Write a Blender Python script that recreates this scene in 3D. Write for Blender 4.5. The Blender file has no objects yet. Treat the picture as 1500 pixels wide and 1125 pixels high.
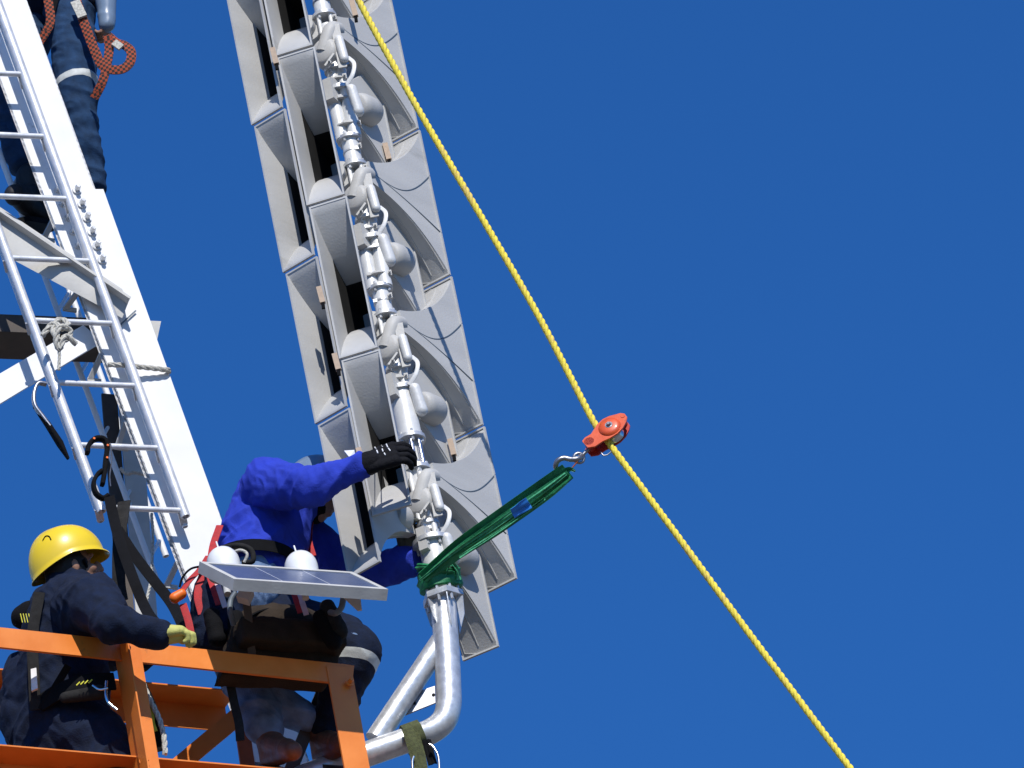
import bpy, bmesh, math, random
from mathutils import Vector as V, Matrix, noise, Quaternion
R = math.radians
random.seed(7)
sc = bpy.context.scene
# ---------------------------------------------------------------- camera
S = 370.0; DIST = 30.0; F = S*DIST; PITCH = R(32); ROLL = R(10)
T0 = V((0, 0, 1.6+DIST*math.sin(PITCH)))
d = V((0, math.cos(PITCH), math.sin(PITCH))); up0 = V((0, -math.sin(PITCH), math.cos(PITCH))); X = V((1, 0, 0))
cr = X*math.cos(ROLL)-up0*math.sin(ROLL); cu = X*math.sin(ROLL)+up0*math.cos(ROLL)
CAM = T0-d*DIST
cam = bpy.data.cameras.new('camera'); co = bpy.data.objects.new('camera', cam); sc.collection.objects.link(co)
m = Matrix((cr, cu, -d)).transposed().to_4x4(); m.translation = CAM; co.matrix_world = m
cam.sensor_width = 36; cam.lens = 36*F/1500; cam.clip_start = 1; cam.clip_end = 20000
sc.camera = co
# ---------------------------------------------------------------- sky, sun, exposure
SUN_EL = 40; SUN_AZ = 14
w = bpy.data.worlds.new('World'); sc.world = w; w.use_nodes = True
nt = w.node_tree; nt.nodes.clear()
sky = nt.nodes.new('ShaderNodeTexSky'); sky.sky_type = 'NISHITA'; sky.sun_disc = False
sky.sun_elevation = R(SUN_EL); sky.air_density = 1.0; sky.dust_density = 0.0; sky.ozone_density = 10.0; sky.altitude = 0
bg = nt.nodes.new('ShaderNodeBackground'); bg.inputs[1].default_value = 0.15
ow = nt.nodes.new('ShaderNodeOutputWorld'); tn = nt.nodes.new('ShaderNodeMixRGB'); tn.blend_type = 'MULTIPLY'; tn.inputs[0].default_value = 1; tn.inputs[2].default_value = (.25, .605, .90, 1)
nt.links.new(sky.outputs[0], tn.inputs[1]); nt.links.new(tn.outputs[0], bg.inputs[0]); nt.links.new(bg.outputs[0], ow.inputs[0])
sd = V((math.sin(R(SUN_AZ))*math.cos(R(SUN_EL)), -math.cos(R(SUN_AZ))*math.cos(R(SUN_EL)), math.sin(R(SUN_EL))))
sky.sun_rotation = math.atan2(sd.x, sd.y)
sl = bpy.data.lights.new('sun', 'SUN'); sl.energy = 4.6; sl.angle = R(0.53); sl.color = (1, .965, .91)
so = bpy.data.objects.new('sun', sl); sc.collection.objects.link(so); so.rotation_euler = sd.to_track_quat('Z', 'Y').to_euler(); so.location = (0, -10, 40)
sc.view_settings.view_transform = 'Standard'; sc.view_settings.look = 'None'; sc.view_settings.gamma = 1; sc.view_settings.use_curve_mapping = False
sc.view_settings.exposure = 0.0
# ---------------------------------------------------------------- pixel rays meeting upright planes of the place
def W(px, py, y=0.0, az=0.0, x0=0.0):
    r_ = d*F+cr*(px-750)+cu*(562.5-py); k = math.tan(R(az))
    t = (y+k*(CAM.x-x0)-CAM.y)/(r_.y-k*r_.x)
    return CAM+r_*t
def P(px): return px/S
AZT = 23; XT = -1.49
def WT(px, py, y=.55): return W(px, py, y, AZT, XT)          # tower face plane
AZO = 28; XO = -1.58
def WO(px, py, y=-.75): return W(px, py, y, AZO, XO)         # platform front plane
eT = V((math.cos(R(AZT)), math.sin(R(AZT)), 0)); nT = V((eT.y, -eT.x, 0))
eO = V((math.cos(R(AZO)), math.sin(R(AZO)), 0)); nO = V((eO.y, -eO.x, 0))
Z = V((0, 0, 1))
# ---------------------------------------------------------------- materials
def mat(name, col, rough=.5, metal=0.0, var=.12, scale=20, bump=.0, bscale=60, coat=0, col2=None, spec=.5, wave=None, streak=False, sheen=0, wear=None):
    mt = bpy.data.materials.new(name); mt.use_nodes = True; n = mt.node_tree; b = n.nodes['Principled BSDF']
    tc = n.nodes.new('ShaderNodeTexCoord'); nz = n.nodes.new('ShaderNodeTexNoise'); nz.inputs['Scale'].default_value = scale; nz.inputs['Detail'].default_value = 6
    mp = n.nodes.new('ShaderNodeMapping'); oi = n.nodes.new('ShaderNodeObjectInfo'); ad = n.nodes.new('ShaderNodeVectorMath'); ad.operation = 'ADD'; sc1 = n.nodes.new('ShaderNodeMath'); sc1.operation = 'MULTIPLY'; sc1.inputs[1].default_value = 17.0
    n.links.new(oi.outputs['Random'], sc1.inputs[0]); n.links.new(tc.outputs['Object'], ad.inputs[0]); n.links.new(sc1.outputs[0], ad.inputs[1])
    n.links.new(ad.outputs[0], mp.inputs[0]); n.links.new(mp.outputs[0], nz.inputs['Vector'])
    if streak: mp.inputs['Scale'].default_value = (1, 1, .2)
    rp = n.nodes.new('ShaderNodeValToRGB'); rp.color_ramp.elements[0].position = .3; rp.color_ramp.elements[1].position = .7
    c = V(col); c2 = V(col2) if col2 else c*(1+var)
    lo = c*(1-var) if not col2 else c
    rp.color_ramp.elements[0].color = (*lo, 1); rp.color_ramp.elements[1].color = (min(c2[0], .92), min(c2[1], .92), min(c2[2], .92), 1)
    n.links.new(nz.outputs[0], rp.inputs[0]); n.links.new(rp.outputs[0], b.inputs['Base Color'])
    if wear:                                         # worn, stained patches with a shape of their own
        nw = n.nodes.new('ShaderNodeTexNoise'); nw.inputs['Scale'].default_value = wear[1]; nw.inputs['Detail'].default_value = 9; nw.inputs['Roughness'].default_value = .68; n.links.new(mp.outputs[0], nw.inputs['Vector'])
        rw = n.nodes.new('ShaderNodeValToRGB'); rw.color_ramp.elements[0].position = wear[2]; rw.color_ramp.elements[1].position = wear[2]+.07; n.links.new(nw.outputs[0], rw.inputs[0])
        mw = n.nodes.new('ShaderNodeMixRGB'); mw.inputs[2].default_value = (*wear[0], 1); n.links.new(rp.outputs[0], mw.inputs[1])
        am = n.nodes.new('ShaderNodeMath'); am.operation = 'MULTIPLY'; am.inputs[1].default_value = wear[3]; n.links.new(rw.outputs[0], am.inputs[0]); n.links.new(am.outputs[0], mw.inputs[0]); n.links.new(mw.outputs[0], b.inputs['Base Color'])
    b.inputs['Roughness'].default_value = rough; b.inputs['Metallic'].default_value = metal
    b.inputs['Specular IOR Level'].default_value = spec
    if sheen: b.inputs['Sheen Weight'].default_value = sheen; b.inputs['Sheen Roughness'].default_value = .5
    if coat: b.inputs['Coat Weight'].default_value = coat; b.inputs['Coat Roughness'].default_value = .12
    mr = n.nodes.new('ShaderNodeMapRange'); mr.inputs[3].default_value = max(rough-.1, 0.02); mr.inputs[4].default_value = min(rough+.12, 1)
    n.links.new(nz.outputs[0], mr.inputs[0]); n.links.new(mr.outputs[0], b.inputs['Roughness'])
    if bump:
        n2 = n.nodes.new('ShaderNodeTexNoise'); n2.inputs['Scale'].default_value = bscale; n2.inputs['Detail'].default_value = 5
        if wave: n2 = n.nodes.new('ShaderNodeTexWave'); n2.inputs['Scale'].default_value = wave; n2.inputs['Distortion'].default_value = 1.5
        n.links.new(tc.outputs['Object'], n2.inputs['Vector'])
        bp = n.nodes.new('ShaderNodeBump'); bp.inputs['Strength'].default_value = bump; bp.inputs['Distance'].default_value = .01
        n.links.new(n2.outputs[1 if not wave else 1], bp.inputs['Height']) if not wave else n.links.new(n2.outputs['Fac'], bp.inputs['Height'])
        n.links.new(bp.outputs[0], b.inputs['Normal'])
    return mt
M = {}
M['horn'] = mat('horn_paint', (.44, .435, .42), .55, 0, .07, 9, .12, 120, streak=True, wear=((.30, .29, .26), 7, .60, .45))
M['dark_in'] = mat('throat_and_recess_shade', (.012, .012, .012), .85, spec=.2)  # black throat; also paints the cast shade on the inner horn walls
M['white'] = mat('white_paint', (.78, .78, .78), .45, 0, .04, 6, .04, 50, wear=((.45, .40, .34), 9, .66, .5))
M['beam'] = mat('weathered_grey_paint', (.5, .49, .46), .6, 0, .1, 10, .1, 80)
M['brown_steel_shade'] = mat('brown_steel_and_shade', (.06, .045, .035), .6, 0, .25, 14, .1, 70)  # brown steel; also carries the shade of the cross beam and brace bar
M['alu'] = mat('aluminium', (.66, .67, .69), .42, .3, .12, 25, .1, 150)
M['galv'] = mat('galvanised', (.6, .61, .62), .38, .55, .16, 30, .12, 60)
M['pole'] = mat('pole_paint', (.66, .66, .65), .42, .1, .08, 22, .08, 90)
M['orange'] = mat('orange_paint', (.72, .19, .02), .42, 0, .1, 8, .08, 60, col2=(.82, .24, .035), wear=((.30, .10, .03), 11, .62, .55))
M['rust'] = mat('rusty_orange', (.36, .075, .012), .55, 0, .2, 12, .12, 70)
M['chrome'] = mat('bright_steel', (.7, .7, .72), .2, .95, .1, 30)
M['steel'] = mat('dull_steel', (.32, .32, .34), .35, .9, .2, 40)
M['black'] = mat('black_webbing', (.006, .006, .007), .85, 0, .3, 40, .4, 300, spec=.12)
M['grey_web'] = mat('grey_webbing', (.022, .021, .02), .85, 0, .3, 40, .4, 300, spec=.15)
M['navy'] = mat('navy_cotton', (.0055, .011, .030), .9, 0, .35, 30, .35, 160, spec=.25)
M['denim'] = mat('denim', (.016, .045, .105), .9, 0, .35, 22, .5, 260, spec=.25)
M['denim_lit'] = mat('sunlit_denim', (.15, .23, .38), .9, 0, .4, 14, .5, 260, spec=.25)  # sunlight on the trousers put into the pale base colour
M['blue'] = mat('royal_blue_fleece', (.022, .045, .40), .88, 0, .12, 18, .35, 180, spec=.25)
M['skin'] = mat('skin', (.28, .14, .085), .55, 0, .12, 20, .1, 200)
M['hair'] = mat('hair', (.012, .009, .008), .7, 0, .3, 80, .5, 200)
M['yellow'] = mat('yellow_plastic', (.80, .56, .012), .34, 0, .03, 6, .02, 30, coat=.4, wear=((.42, .28, .03), 26, .64, .5))
M['helgrey'] = mat('blue_grey_plastic', (.16, .22, .30), .35, 0, .05, 8, coat=.3)
M['peak'] = mat('orange_plastic', (.75, .14, .01), .5)
M['glove'] = mat('black_glove', (.007, .007, .009), .8, 0, .3, 30, .5, 120, spec=.15)
M['ggreen'] = mat('dirty_glove', (.05, .055, .05), .8, 0, .3, 30, .5, 120)
M['gyel'] = mat('lime_glove', (.50, .48, .13), .75, 0, .1, 30, .3, 90)
M['boot'] = mat('brown_leather', (.16, .06, .03), .55, 0, .35, 20, .3, 80)
M['bootb'] = mat('black_leather', (.012, .011, .012), .6, 0, .3, 20, .3, 80)
M['reflect'] = mat('reflective_tape', (.5, .52, .5), .5, 0, .08, 60, .3, 300)
M['red'] = mat('red_webbing', (.42, .016, .018), .7, 0, .2, 60, .4, 300)
M['pink'] = mat('pale_striped_webbing', (.72, .5, .5), .7)
M['bag'] = mat('dark_brown_canvas', (.034, .025, .018), .9, 0, .3, 12, .4, 120, spec=.15)
M['green'] = mat('green_sling', (.012, .19, .07), .55, 0, .3, 30, .3, 160)
M['greenl'] = mat('worn_green', (.06, .34, .16), .6, 0, .3, 60, .5, 160)
M['btape'] = mat('blue_tape', (.02, .2, .65), .5)
M['olive'] = mat('olive_webbing', (.075, .085, .03), .85, 0, .35, 90, .7, 300)
M['pulley'] = mat('red_paint', (.66, .085, .016), .42, 0, .12, 14, .1, 60, coat=.2, wear=((.25, .05, .03), 40, .60, .6))
M['pulleyd'] = mat('dark_red_paint', (.42, .02, .012), .45, 0, .12, 14)
M['rope'] = mat('yellow_rope', (.80, .64, .06), .65, 0, .15, 60, .3, 300, wear=((.62, .42, .14), 14, .55, .6))
M['ropew'] = mat('pale_rope', (.5, .48, .42), .85, 0, .3, 120, .5, 300)
M['wood'] = mat('tan_clip', (.42, .31, .22), .7, 0, .15, 60)
M['cable'] = mat('grey_cable', (.12, .15, .18), .5)
M['limegr'] = mat('yellow_webbing', (.55, .52, .03), .7)
M['white_mark'] = mat('white_print', (.8, .8, .8), .6)
M['oplastic'] = mat('bright_orange_plastic', (.9, .16, .01), .4)
# dome: frosted white
M['dome'] = mat('white_dome', (.8, .8, .78), .3, 0, .06, 12, coat=.4)
# two-colour lanyard weave
def weave(name, c1, c2, sc_):
    mt = bpy.data.materials.new(name); mt.use_nodes = True; n = mt.node_tree; b = n.nodes['Principled BSDF']; b.inputs['Roughness'].default_value = .8
    ch = n.nodes.new('ShaderNodeTexChecker'); ch.inputs[1].default_value = (*c1, 1); ch.inputs[2].default_value = (*c2, 1); ch.inputs[3].default_value = sc_*.8
    tc = n.nodes.new('ShaderNodeTexCoord'); n.links.new(tc.outputs['Object'], ch.inputs[0]); n.links.new(ch.outputs[0], b.inputs['Base Color']); return mt
M['lanyard'] = weave('orange_black_webbing', (.33, .05, .012), (.012, .008, .008), 110)
# solar cells: blue silicon with thin silver lines, in the face's own UV
def solar():
    mt = bpy.data.materials.new('solar_cells'); mt.use_nodes = True; n = mt.node_tree; b = n.nodes['Principled BSDF']
    uv = n.nodes.new('ShaderNodeUVMap'); sp = n.nodes.new('ShaderNodeSeparateXYZ'); n.links.new(uv.outputs[0], sp.inputs[0])
    def line(out, k, wd):
        a = n.nodes.new('ShaderNodeMath'); a.operation = 'MULTIPLY'; a.inputs[1].default_value = k; n.links.new(out, a.inputs[0])
        f = n.nodes.new('ShaderNodeMath'); f.operation = 'FRACT'; n.links.new(a.outputs[0], f.inputs[0])
        l = n.nodes.new('ShaderNodeMath'); l.operation = 'LESS_THAN'; l.inputs[1].default_value = wd; n.links.new(f.outputs[0], l.inputs[0]); return l.outputs[0]
    def mx(a, b_):
        q = n.nodes.new('ShaderNodeMath'); q.operation = 'MAXIMUM'; n.links.new(a, q.inputs[0]); n.links.new(b_, q.inputs[1]); return q.outputs[0]
    l1 = line(sp.outputs[0], 3, .014)
    l2 = mx(line(sp.outputs[1], 12, .10), line(sp.outputs[0], 36, .06))
    nz = n.nodes.new('ShaderNodeTexNoise'); nz.inputs['Scale'].default_value = 9; n.links.new(uv.outputs[0], nz.inputs[0])
    c = n.nodes.new('ShaderNodeMixRGB'); c.inputs[1].default_value = (.035, .055, .12, 1); c.inputs[2].default_value = (.07, .10, .20, 1); n.links.new(nz.outputs[0], c.inputs[0])
    m1 = n.nodes.new('ShaderNodeMixRGB'); n.links.new(l2, m1.inputs[0]); n.links.new(c.outputs[0], m1.inputs[1]); m1.inputs[2].default_value = (.22, .24, .31, 1)
    m2 = n.nodes.new('ShaderNodeMixRGB'); n.links.new(l1, m2.inputs[0]); n.links.new(m1.outputs[0], m2.inputs[1]); m2.inputs[2].default_value = (.75, .75, .78, 1)
    n.links.new(m2.outputs[0], b.inputs['Base Color']); b.inputs['Roughness'].default_value = .33; return mt
M['cells'] = solar()
# ---------------------------------------------------------------- object helpers
ORG = {}
def tag(o, label=None, cat=None, group=None, kind=None):
    if label: o['label'] = label
    if cat: o['category'] = cat
    if group: o['group'] = group
    if kind: o['kind'] = kind
def thing(name, loc, label, cat, group=None):
    o = bpy.data.objects.new(name, None); sc.collection.objects.link(o); o.location = loc; o.empty_display_size = .1
    ORG[o] = V(loc); tag(o, label, cat, group); return o
def link(name, me, m_, parent=None, loc=None, smooth=50):
    if len(me.materials): me.materials.clear()
    for q in (m_ if isinstance(m_, (list, tuple)) else [m_]): me.materials.append(M[q])
    o = bpy.data.objects.new(name, me); sc.collection.objects.link(o)
    if parent is not None:
        org = ORG[parent]; o.parent = parent
    else:
        org = V(loc) if loc is not None else V((0, 0, 0)); o.location = org
    ORG[o] = org
    if org.length: me.transform(Matrix.Translation(-org))
    me.update()
    if smooth:
        me.shade_smooth(); me.set_sharp_from_angle(angle=R(smooth))
    return o
class MB:
    def __init__(s): s.b = bmesh.new(); s.mi = 0
    def _f(s, vs):
        try: f = s.b.faces.new(vs); f.material_index = s.mi; return f
        except ValueError: return None
    def build(s, name, m_, parent=None, loc=None, smooth=50, bevel=0):
        if bevel:
            es = [e for e in s.b.edges if len(e.link_faces) == 2 and e.calc_face_angle(0) > R(40)]
            bmesh.ops.bevel(s.b, geom=es, offset=bevel, segments=2, affect='EDGES', profile=.6, clamp_overlap=True)
        bmesh.ops.recalc_face_normals(s.b, faces=s.b.faces)
        me = bpy.data.meshes.new(name); s.b.to_mesh(me); s.b.free(); return link(name, me, m_, parent, loc, smooth)
    def hexa(s, q):                                   # 8 points: bottom 4, top 4
        v = [s.b.verts.new(p) for p in q]
        for f in ((0, 1, 2, 3), (4, 5, 6, 7), (0, 1, 5, 4), (1, 2, 6, 5), (2, 3, 7, 6), (3, 0, 4, 7)): s._f([v[i] for i in f])
        return s
    def ext(s, prof, p0, p1, xd, prof2=None):         # profile (x along xd, y along axis cross xd) swept straight
        p0 = V(p0); p1 = V(p1); a = (p1-p0).normalized(); xd = (xd-a*xd.dot(a)).normalized(); yd = a.cross(xd)
        A = [s.b.verts.new(p0+xd*x+yd*y) for x, y in prof]; B = [s.b.verts.new(p1+xd*x+yd*y) for x, y in (prof2 or prof)]
        n = len(prof)
        for i in range(n): s._f([A[i], A[(i+1) % n], B[(i+1) % n], B[i]])
        s._f(A[::-1]); s._f(B); return s
    def bar(s, p0, p1, w_, h_, xd):
        return s.ext([(-w_/2, -h_/2), (w_/2, -h_/2), (w_/2, h_/2), (-w_/2, h_/2)], p0, p1, xd)
    def prism(s, pts, off):                           # polygon with thickness vector
        A = [s.b.verts.new(V(p)) for p in pts]; B = [s.b.verts.new(V(p)+off) for p in pts]; n = len(pts)
        for i in range(n): s._f([A[i], A[(i+1) % n], B[(i+1) % n], B[i]])
        s._f(A[::-1]); s._f(B); return s
    def tube(s, pts, r, n=12, caps=True, flat=None, fd=None):   # swept circle / flattened section
        pts = [V(p) for p in pts]; rs = r if isinstance(r, (list, tuple)) else [r]*len(pts); rings = []
        t0 = (pts[1]-pts[0]).normalized(); u = fd.copy() if fd is not None else (t0.orthogonal())
        u = (u-t0*u.dot(t0)).normalized()
        for i, p in enumerate(pts):
            if i == 0: t = pts[1]-pts[0]
            elif i == len(pts)-1: t = pts[-1]-pts[-2]
            else: t = (pts[i+1]-p).normalized()+(p-pts[i-1]).normalized()
            t.normalize(); u = (u-t*u.dot(t)).normalized(); v = t.cross(u)
            k = flat if flat else 1
            if flat:
                ring = [s.b.verts.new(p+u*math.copysign(abs(math.cos(a))**.5, math.cos(a))*rs[i]+v*math.copysign(abs(math.sin(a))**.5, math.sin(a))*rs[i]*k) for a in [2*math.pi*(j+.5)/n for j in range(n)]]
            else: ring = [s.b.verts.new(p+(u*math.cos(a)+v*math.sin(a))*rs[i]) for a in [2*math.pi*j/n for j in range(n)]]
            rings.append(ring)
        for a_, b_ in zip(rings, rings[1:]):
            for j in range(n): s._f([a_[j], a_[(j+1) % n], b_[(j+1) % n], b_[j]])
        if caps: s._f(rings[0][::-1]); s._f(rings[-1])
        return s
    def lathe(s, p, ax, prof, n=24):                  # prof: list of (distance along ax, radius)
        p = V(p); ax = V(ax).normalized()
        u = ax.orthogonal().normalized(); v = ax.cross(u); rings = []
        for h, r in prof: rings.append([s.b.verts.new(p+ax*h+(u*math.cos(2*math.pi*j/n)+v*math.sin(2*math.pi*j/n))*max(r, 1e-4)) for j in range(n)])
        for a_, b_ in zip(rings, rings[1:]):
            for j in range(n): s._f([a_[j], a_[(j+1) % n], b_[(j+1) % n], b_[j]])
        s._f(rings[0][::-1]); s._f(rings[-1]); return s
    def ball(s, p, r, sc_=(1, 1, 1), rot=None, seg=16):
        mm = Matrix.Translation(V(p)) @ (rot.to_4x4() if rot else Matrix.Identity(4)) @ Matrix.Diagonal((r*sc_[0], r*sc_[1], r*sc_[2], 1))
        g = bmesh.ops.create_uvsphere(s.b, u_segments=seg, v_segments=max(seg//2, 6), radius=1, matrix=mm)
        for v in g['verts']:
            for f in v.link_faces: f.material_index = s.mi
        return s
    def cap(s, p0, p1, r0, r1=None):                  # tapered capsule
        r1 = r0 if r1 is None else r1; p0 = V(p0); p1 = V(p1)
        s.ball(p0, r0); s.ball(p1, r1); s.tube([p0, p1], [r0, r1], 16); return s
    def bolt(s, p, ax, r, h):
        ax = V(ax).normalized(); s.lathe(p, ax, [(0, r*1.7), (h*.25, r*1.7)], 14); s.lathe(V(p)+ax*h*.25, ax, [(0, r), (h*.8, r), (h, r*.8)], 6); return s
def bez(pts, n=24):                                   # smooth curve through points
    pts = [V(p) for p in pts]; q = [pts[0]*2-pts[1]]+pts+[pts[-1]*2-pts[-2]]; out = []
    per = max(2, n//(len(pts)-1))
    for i in range(1, len(q)-2):
        for k in range(per):
            t = k/per; a, b_, c, e = q[i-1:i+3]
            out.append(.5*((2*b_)+(c-a)*t+(2*a-5*b_+4*c-e)*t*t+(3*b_-a-3*c+e)*t**3))
    return out+[pts[-1]]
def fuse(mb, name, m_, parent, voxel=.007, smooth=4, folds=None):
    """closed pieces melted into one continuous surface, then creased like cloth"""
    me = bpy.data.meshes.new('tmp'); mb.b.to_mesh(me); mb.b.free(); o = bpy.data.objects.new('tmp', me); sc.collection.objects.link(o)
    r_ = o.modifiers.new('r', 'REMESH'); r_.mode = 'VOXEL'; r_.voxel_size = voxel
    s_ = o.modifiers.new('s', 'SMOOTH'); s_.iterations = smooth; s_.factor = .5
    dg = bpy.context.evaluated_depsgraph_get(); ev = o.evaluated_get(dg); out = bpy.data.meshes.new_from_object(ev)
    bpy.data.objects.remove(o); bpy.data.meshes.remove(me)
    if folds:
        nrm = [v.normal.copy() for v in out.vertices]
        for v, nn in zip(out.vertices, nrm):
            h = 0
            for (fr, amp, ax, st, sh) in folds:       # frequency, depth, axis across the folds, squeeze, seed
                ax = V(ax).normalized(); p = v.co.copy(); al = p.dot(ax); p = (p-ax*al)*.45+ax*al*st
                q = p*fr+V((sh, sh*1.7, -sh)); q += noise.noise_vector(q*.6)*.5
                h += amp*(1-2.2*abs(noise.noise(q)))
            v.co += nn*h
    out.name = name
    o = link(name, out, m_, parent, smooth=0); out.shade_smooth(); return o
from mathutils.bvhtree import BVHTree
BV = {}
def hit(o, px, py, off=.002):
    if o not in BV:
        me = o.data; BV[o] = BVHTree.FromPolygons([ORG[o]+v.co for v in me.vertices], [tuple(p.vertices) for p in me.polygons])
    r_ = (d*F+cr*(px-750)+cu*(562.5-py)).normalized(); h = BV[o].ray_cast(CAM, r_)
    return (h[0]+h[1]*off, h[1]) if h[0] is not None else (W(px, py, 0), -d)
def paint(o, m_, c, ax, wd_, rad):
    me = o.data; me.materials.append(M[m_]); k = len(me.materials)-1; ax = V(ax).normalized(); c = c-ORG[o]; bm = bmesh.new(); bm.from_mesh(me)
    for sgn in (-1, 1):
        fs_ = [f for f in bm.faces if (f.calc_center_median()-c).length < rad*1.2]; vs_ = set(v for f in fs_ for v in f.verts); es_ = set(e for f in fs_ for e in f.edges)
        bmesh.ops.bisect_plane(bm, geom=fs_+list(vs_)+list(es_), dist=1e-5, plane_co=c+ax*wd_/2*sgn, plane_no=ax)
    for f in bm.faces:
        q = f.calc_center_median()-c
        if abs(q.dot(ax)) < wd_/2 and q.length < rad: f.material_index = k
        f.smooth = True
    bm.to_mesh(me); bm.free()
def mark(o, pts, r, name, m_, par, n=16):
    mb = MB(); mb.tube(bez([hit(o, *p)[0] for p in pts], n), r, 6); return mb.build(name, m_, par)
def rot_to(z, x=None):
    z = V(z).normalized(); x = V(x) if x is not None else z.orthogonal(); x = (x-z*x.dot(z)).normalized(); y = z.cross(x)
    return Matrix((x, y, z)).transposed()

# ================================================================ GROUND
mb = MB(); n_ = 24; ext_ = 6000
g = mb.b; vs = [[g.verts.new(((i/n_-.5)*ext_, (j/n_-.5)*ext_, 0)) for j in range(n_+1)] for i in range(n_+1)]
for i in range(n_):
    for j in range(n_): mb._f([vs[i][j], vs[i+1][j], vs[i+1][j+1], vs[i][j+1]])
M['ground'] = mat('ground_gravel', (.13, .12, .10), .95, 0, .3, .4, .3, 5)
o = mb.build('ground', 'ground', smooth=0); o['kind'] = 'structure'

# ================================================================ TOWER
def L(y): return 145+(y-500)*.374
def Rr(y): return 231+(y-500)*.357
tw = thing('lattice_tower', (WT(560, 1500).x, WT(560, 1500).y, 0), 'white painted steel lattice tower with bolted splice behind the aluminium ladder', 'tower')
mb = MB()
ybot = 9000
def at_ground(px, py, px2, py2, y):
    a = WT(px, py, y); b_ = WT(px2, py2, y); dr = (b_-a).normalized(); return a+dr*((a.z)/-dr.z)
def plate(mb, y0, y1, extra=0, yy=.55, th=.012, l=L, r=Rr, bottom=None):
    a, b_ = WT(l(y0), y0, yy), WT(r(y0)+extra, y0, yy); c, e = WT(r(y1)+extra, y1, yy), WT(l(y1), y1, yy)
    mb.prism([a, b_, c, e], -nT*th)
# main L-angle: face plate and flange going back from its left edge
def Rn(y): return Rr(y)-14
def legplate(name, fl, fr, ya, yy, th, back):
    a0, b0 = WT(fl(ya), ya, yy), WT(fr(ya), ya, yy); a1, b1 = WT(fl(1000), 1000, yy), WT(fr(1000), 1000, yy)
    hz = (b0-a0); a0 = a0+(a1-a0)*((a0.z-b0.z)/(a0.z-a1.z)) if a0.z > b0.z else a0
    def dn_(p, q): k = p.z/(p.z-q.z); return p+(q-p)*k
    g0, g1 = dn_(a0, a1), dn_(b0, b1)
    mb = MB(); mb.prism([a0, b0, g1, g0], -nT*th)
    if back:
        o_ = -nT*th; e = (a0-b0).normalized()*.012
        mb.prism([b0+o_, b0+o_+e, g1+o_+e, g1+o_], -nT*back)
    return mb.build(name, 'white', tw, bevel=.002), a0, g0
leg, pA, pG = legplate('leg', L, Rn, -400, .556, .013, .16)
legplate('splice_plate', lambda y: L(y)-0, Rr, 277, .541, .0125, 0)
# bolts along the splice
for k in range(6):
    for (ox, rr) in ((0, 5.2), (-28, 4)):
        py = 279+k*20.5; px = 112+k*7.4+ox
        mb = MB(); p = WT(px, py, .54); mb.bolt(p+nT*.001, nT+Z*.0, P(rr)*.8, .03)
        mb.build('bolt', 'galv', tw)
# braces
def flatbar(name, pts, y, th, m_, off=None):
    mb = MB(); mb.prism([WT(a, b_, c) for (a, b_, c) in pts], (off if off is not None else -nT*th)); return mb.build(name, m_, tw, bevel=.0015)
flatbar('brace', [(-150, 216, .46), (188, 443, .46), (179, 466, .50), (-150, 290, .50)], 0, .012, 'beam', off=-nT*.05+Z*.10)
mb = MB(); mb.bar(WT(-150, 215, .455), WT(188, 442, .455), .012, .06, Z); mb.build('brace_flange', 'beam', tw)
flatbar('brace', [(-120, 617, .66), (122, 476, .66), (150, 500, .66), (-120, 664, .66)], 0, .012, 'white')
# cross beam, its underside shade put into the brown colour
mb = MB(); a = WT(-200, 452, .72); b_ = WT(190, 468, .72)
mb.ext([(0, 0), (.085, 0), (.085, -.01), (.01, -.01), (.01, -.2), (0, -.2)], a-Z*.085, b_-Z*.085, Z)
mb.build('cross_beam', 'brown_steel_shade', tw, bevel=.001)
mb = MB(); mb.prism([WT(205, 469, .70), WT(236, 470.5, .70), WT(229, 503, .70), WT(200, 501, .70)], -nT*.01); mb.build('beam_end_plate', 'beam', tw)
# small gusset with rod on the face
mb = MB(); mb.bar(WT(176, 476, .53), WT(199, 455, .53), .004, .006, nT); mb.build('weld_seam', 'cable', tw)
# back leg (dark side and grey face), runs down to the ground
a = WT(168, 590, 1.05); b_ = WT(194, 915, 1.05); dr = (b_-a).normalized(); bot = b_
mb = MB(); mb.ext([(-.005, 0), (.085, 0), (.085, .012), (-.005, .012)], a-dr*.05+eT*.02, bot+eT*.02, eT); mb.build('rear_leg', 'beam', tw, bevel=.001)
mb = MB(); mb.ext([(0, 0), (.065, 0), (.065, .012), (0, .012)], a-dr*.05-eT*.05-nT*.02, bot-eT*.05-nT*.02, eT); mb.build('rear_leg_flange', 'brown_steel_shade', tw)
# far side leg so the tower stands on four members when seen from the side
for (ox, oy) in ((-2.2, -.4), (-2.6, 1.6)):
    mb = MB(); q0 = pA+V((ox, oy, 0)); q1 = pG+V((ox*1.2-.3, oy, 0)); mb.ext([(-.1, 0), (.1, 0), (.1, .014), (-.086, .014), (-.086, .2), (-.1, .2)], q0, q1, eT); mb.build('leg', 'white', tw)
# small peg steps
for (x0_, y0_, x1_, y1_) in ((64, 350, 80, 318), (96, 452, 112, 430), (132, 556, 152, 512), (172, 655, 184, 618), (244, 858, 262, 820)):
    mb = MB(); mb.bar(WT(x0_, y0_, .70), WT(x1_, y1_, .62), .022, .012, eT); mb.bar(WT(x0_-4, y0_, .70), WT(x0_+16, y0_+3, .70), .018, .01, Z); mb.build('step_bracket', 'beam', tw, bevel=.001)

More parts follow.
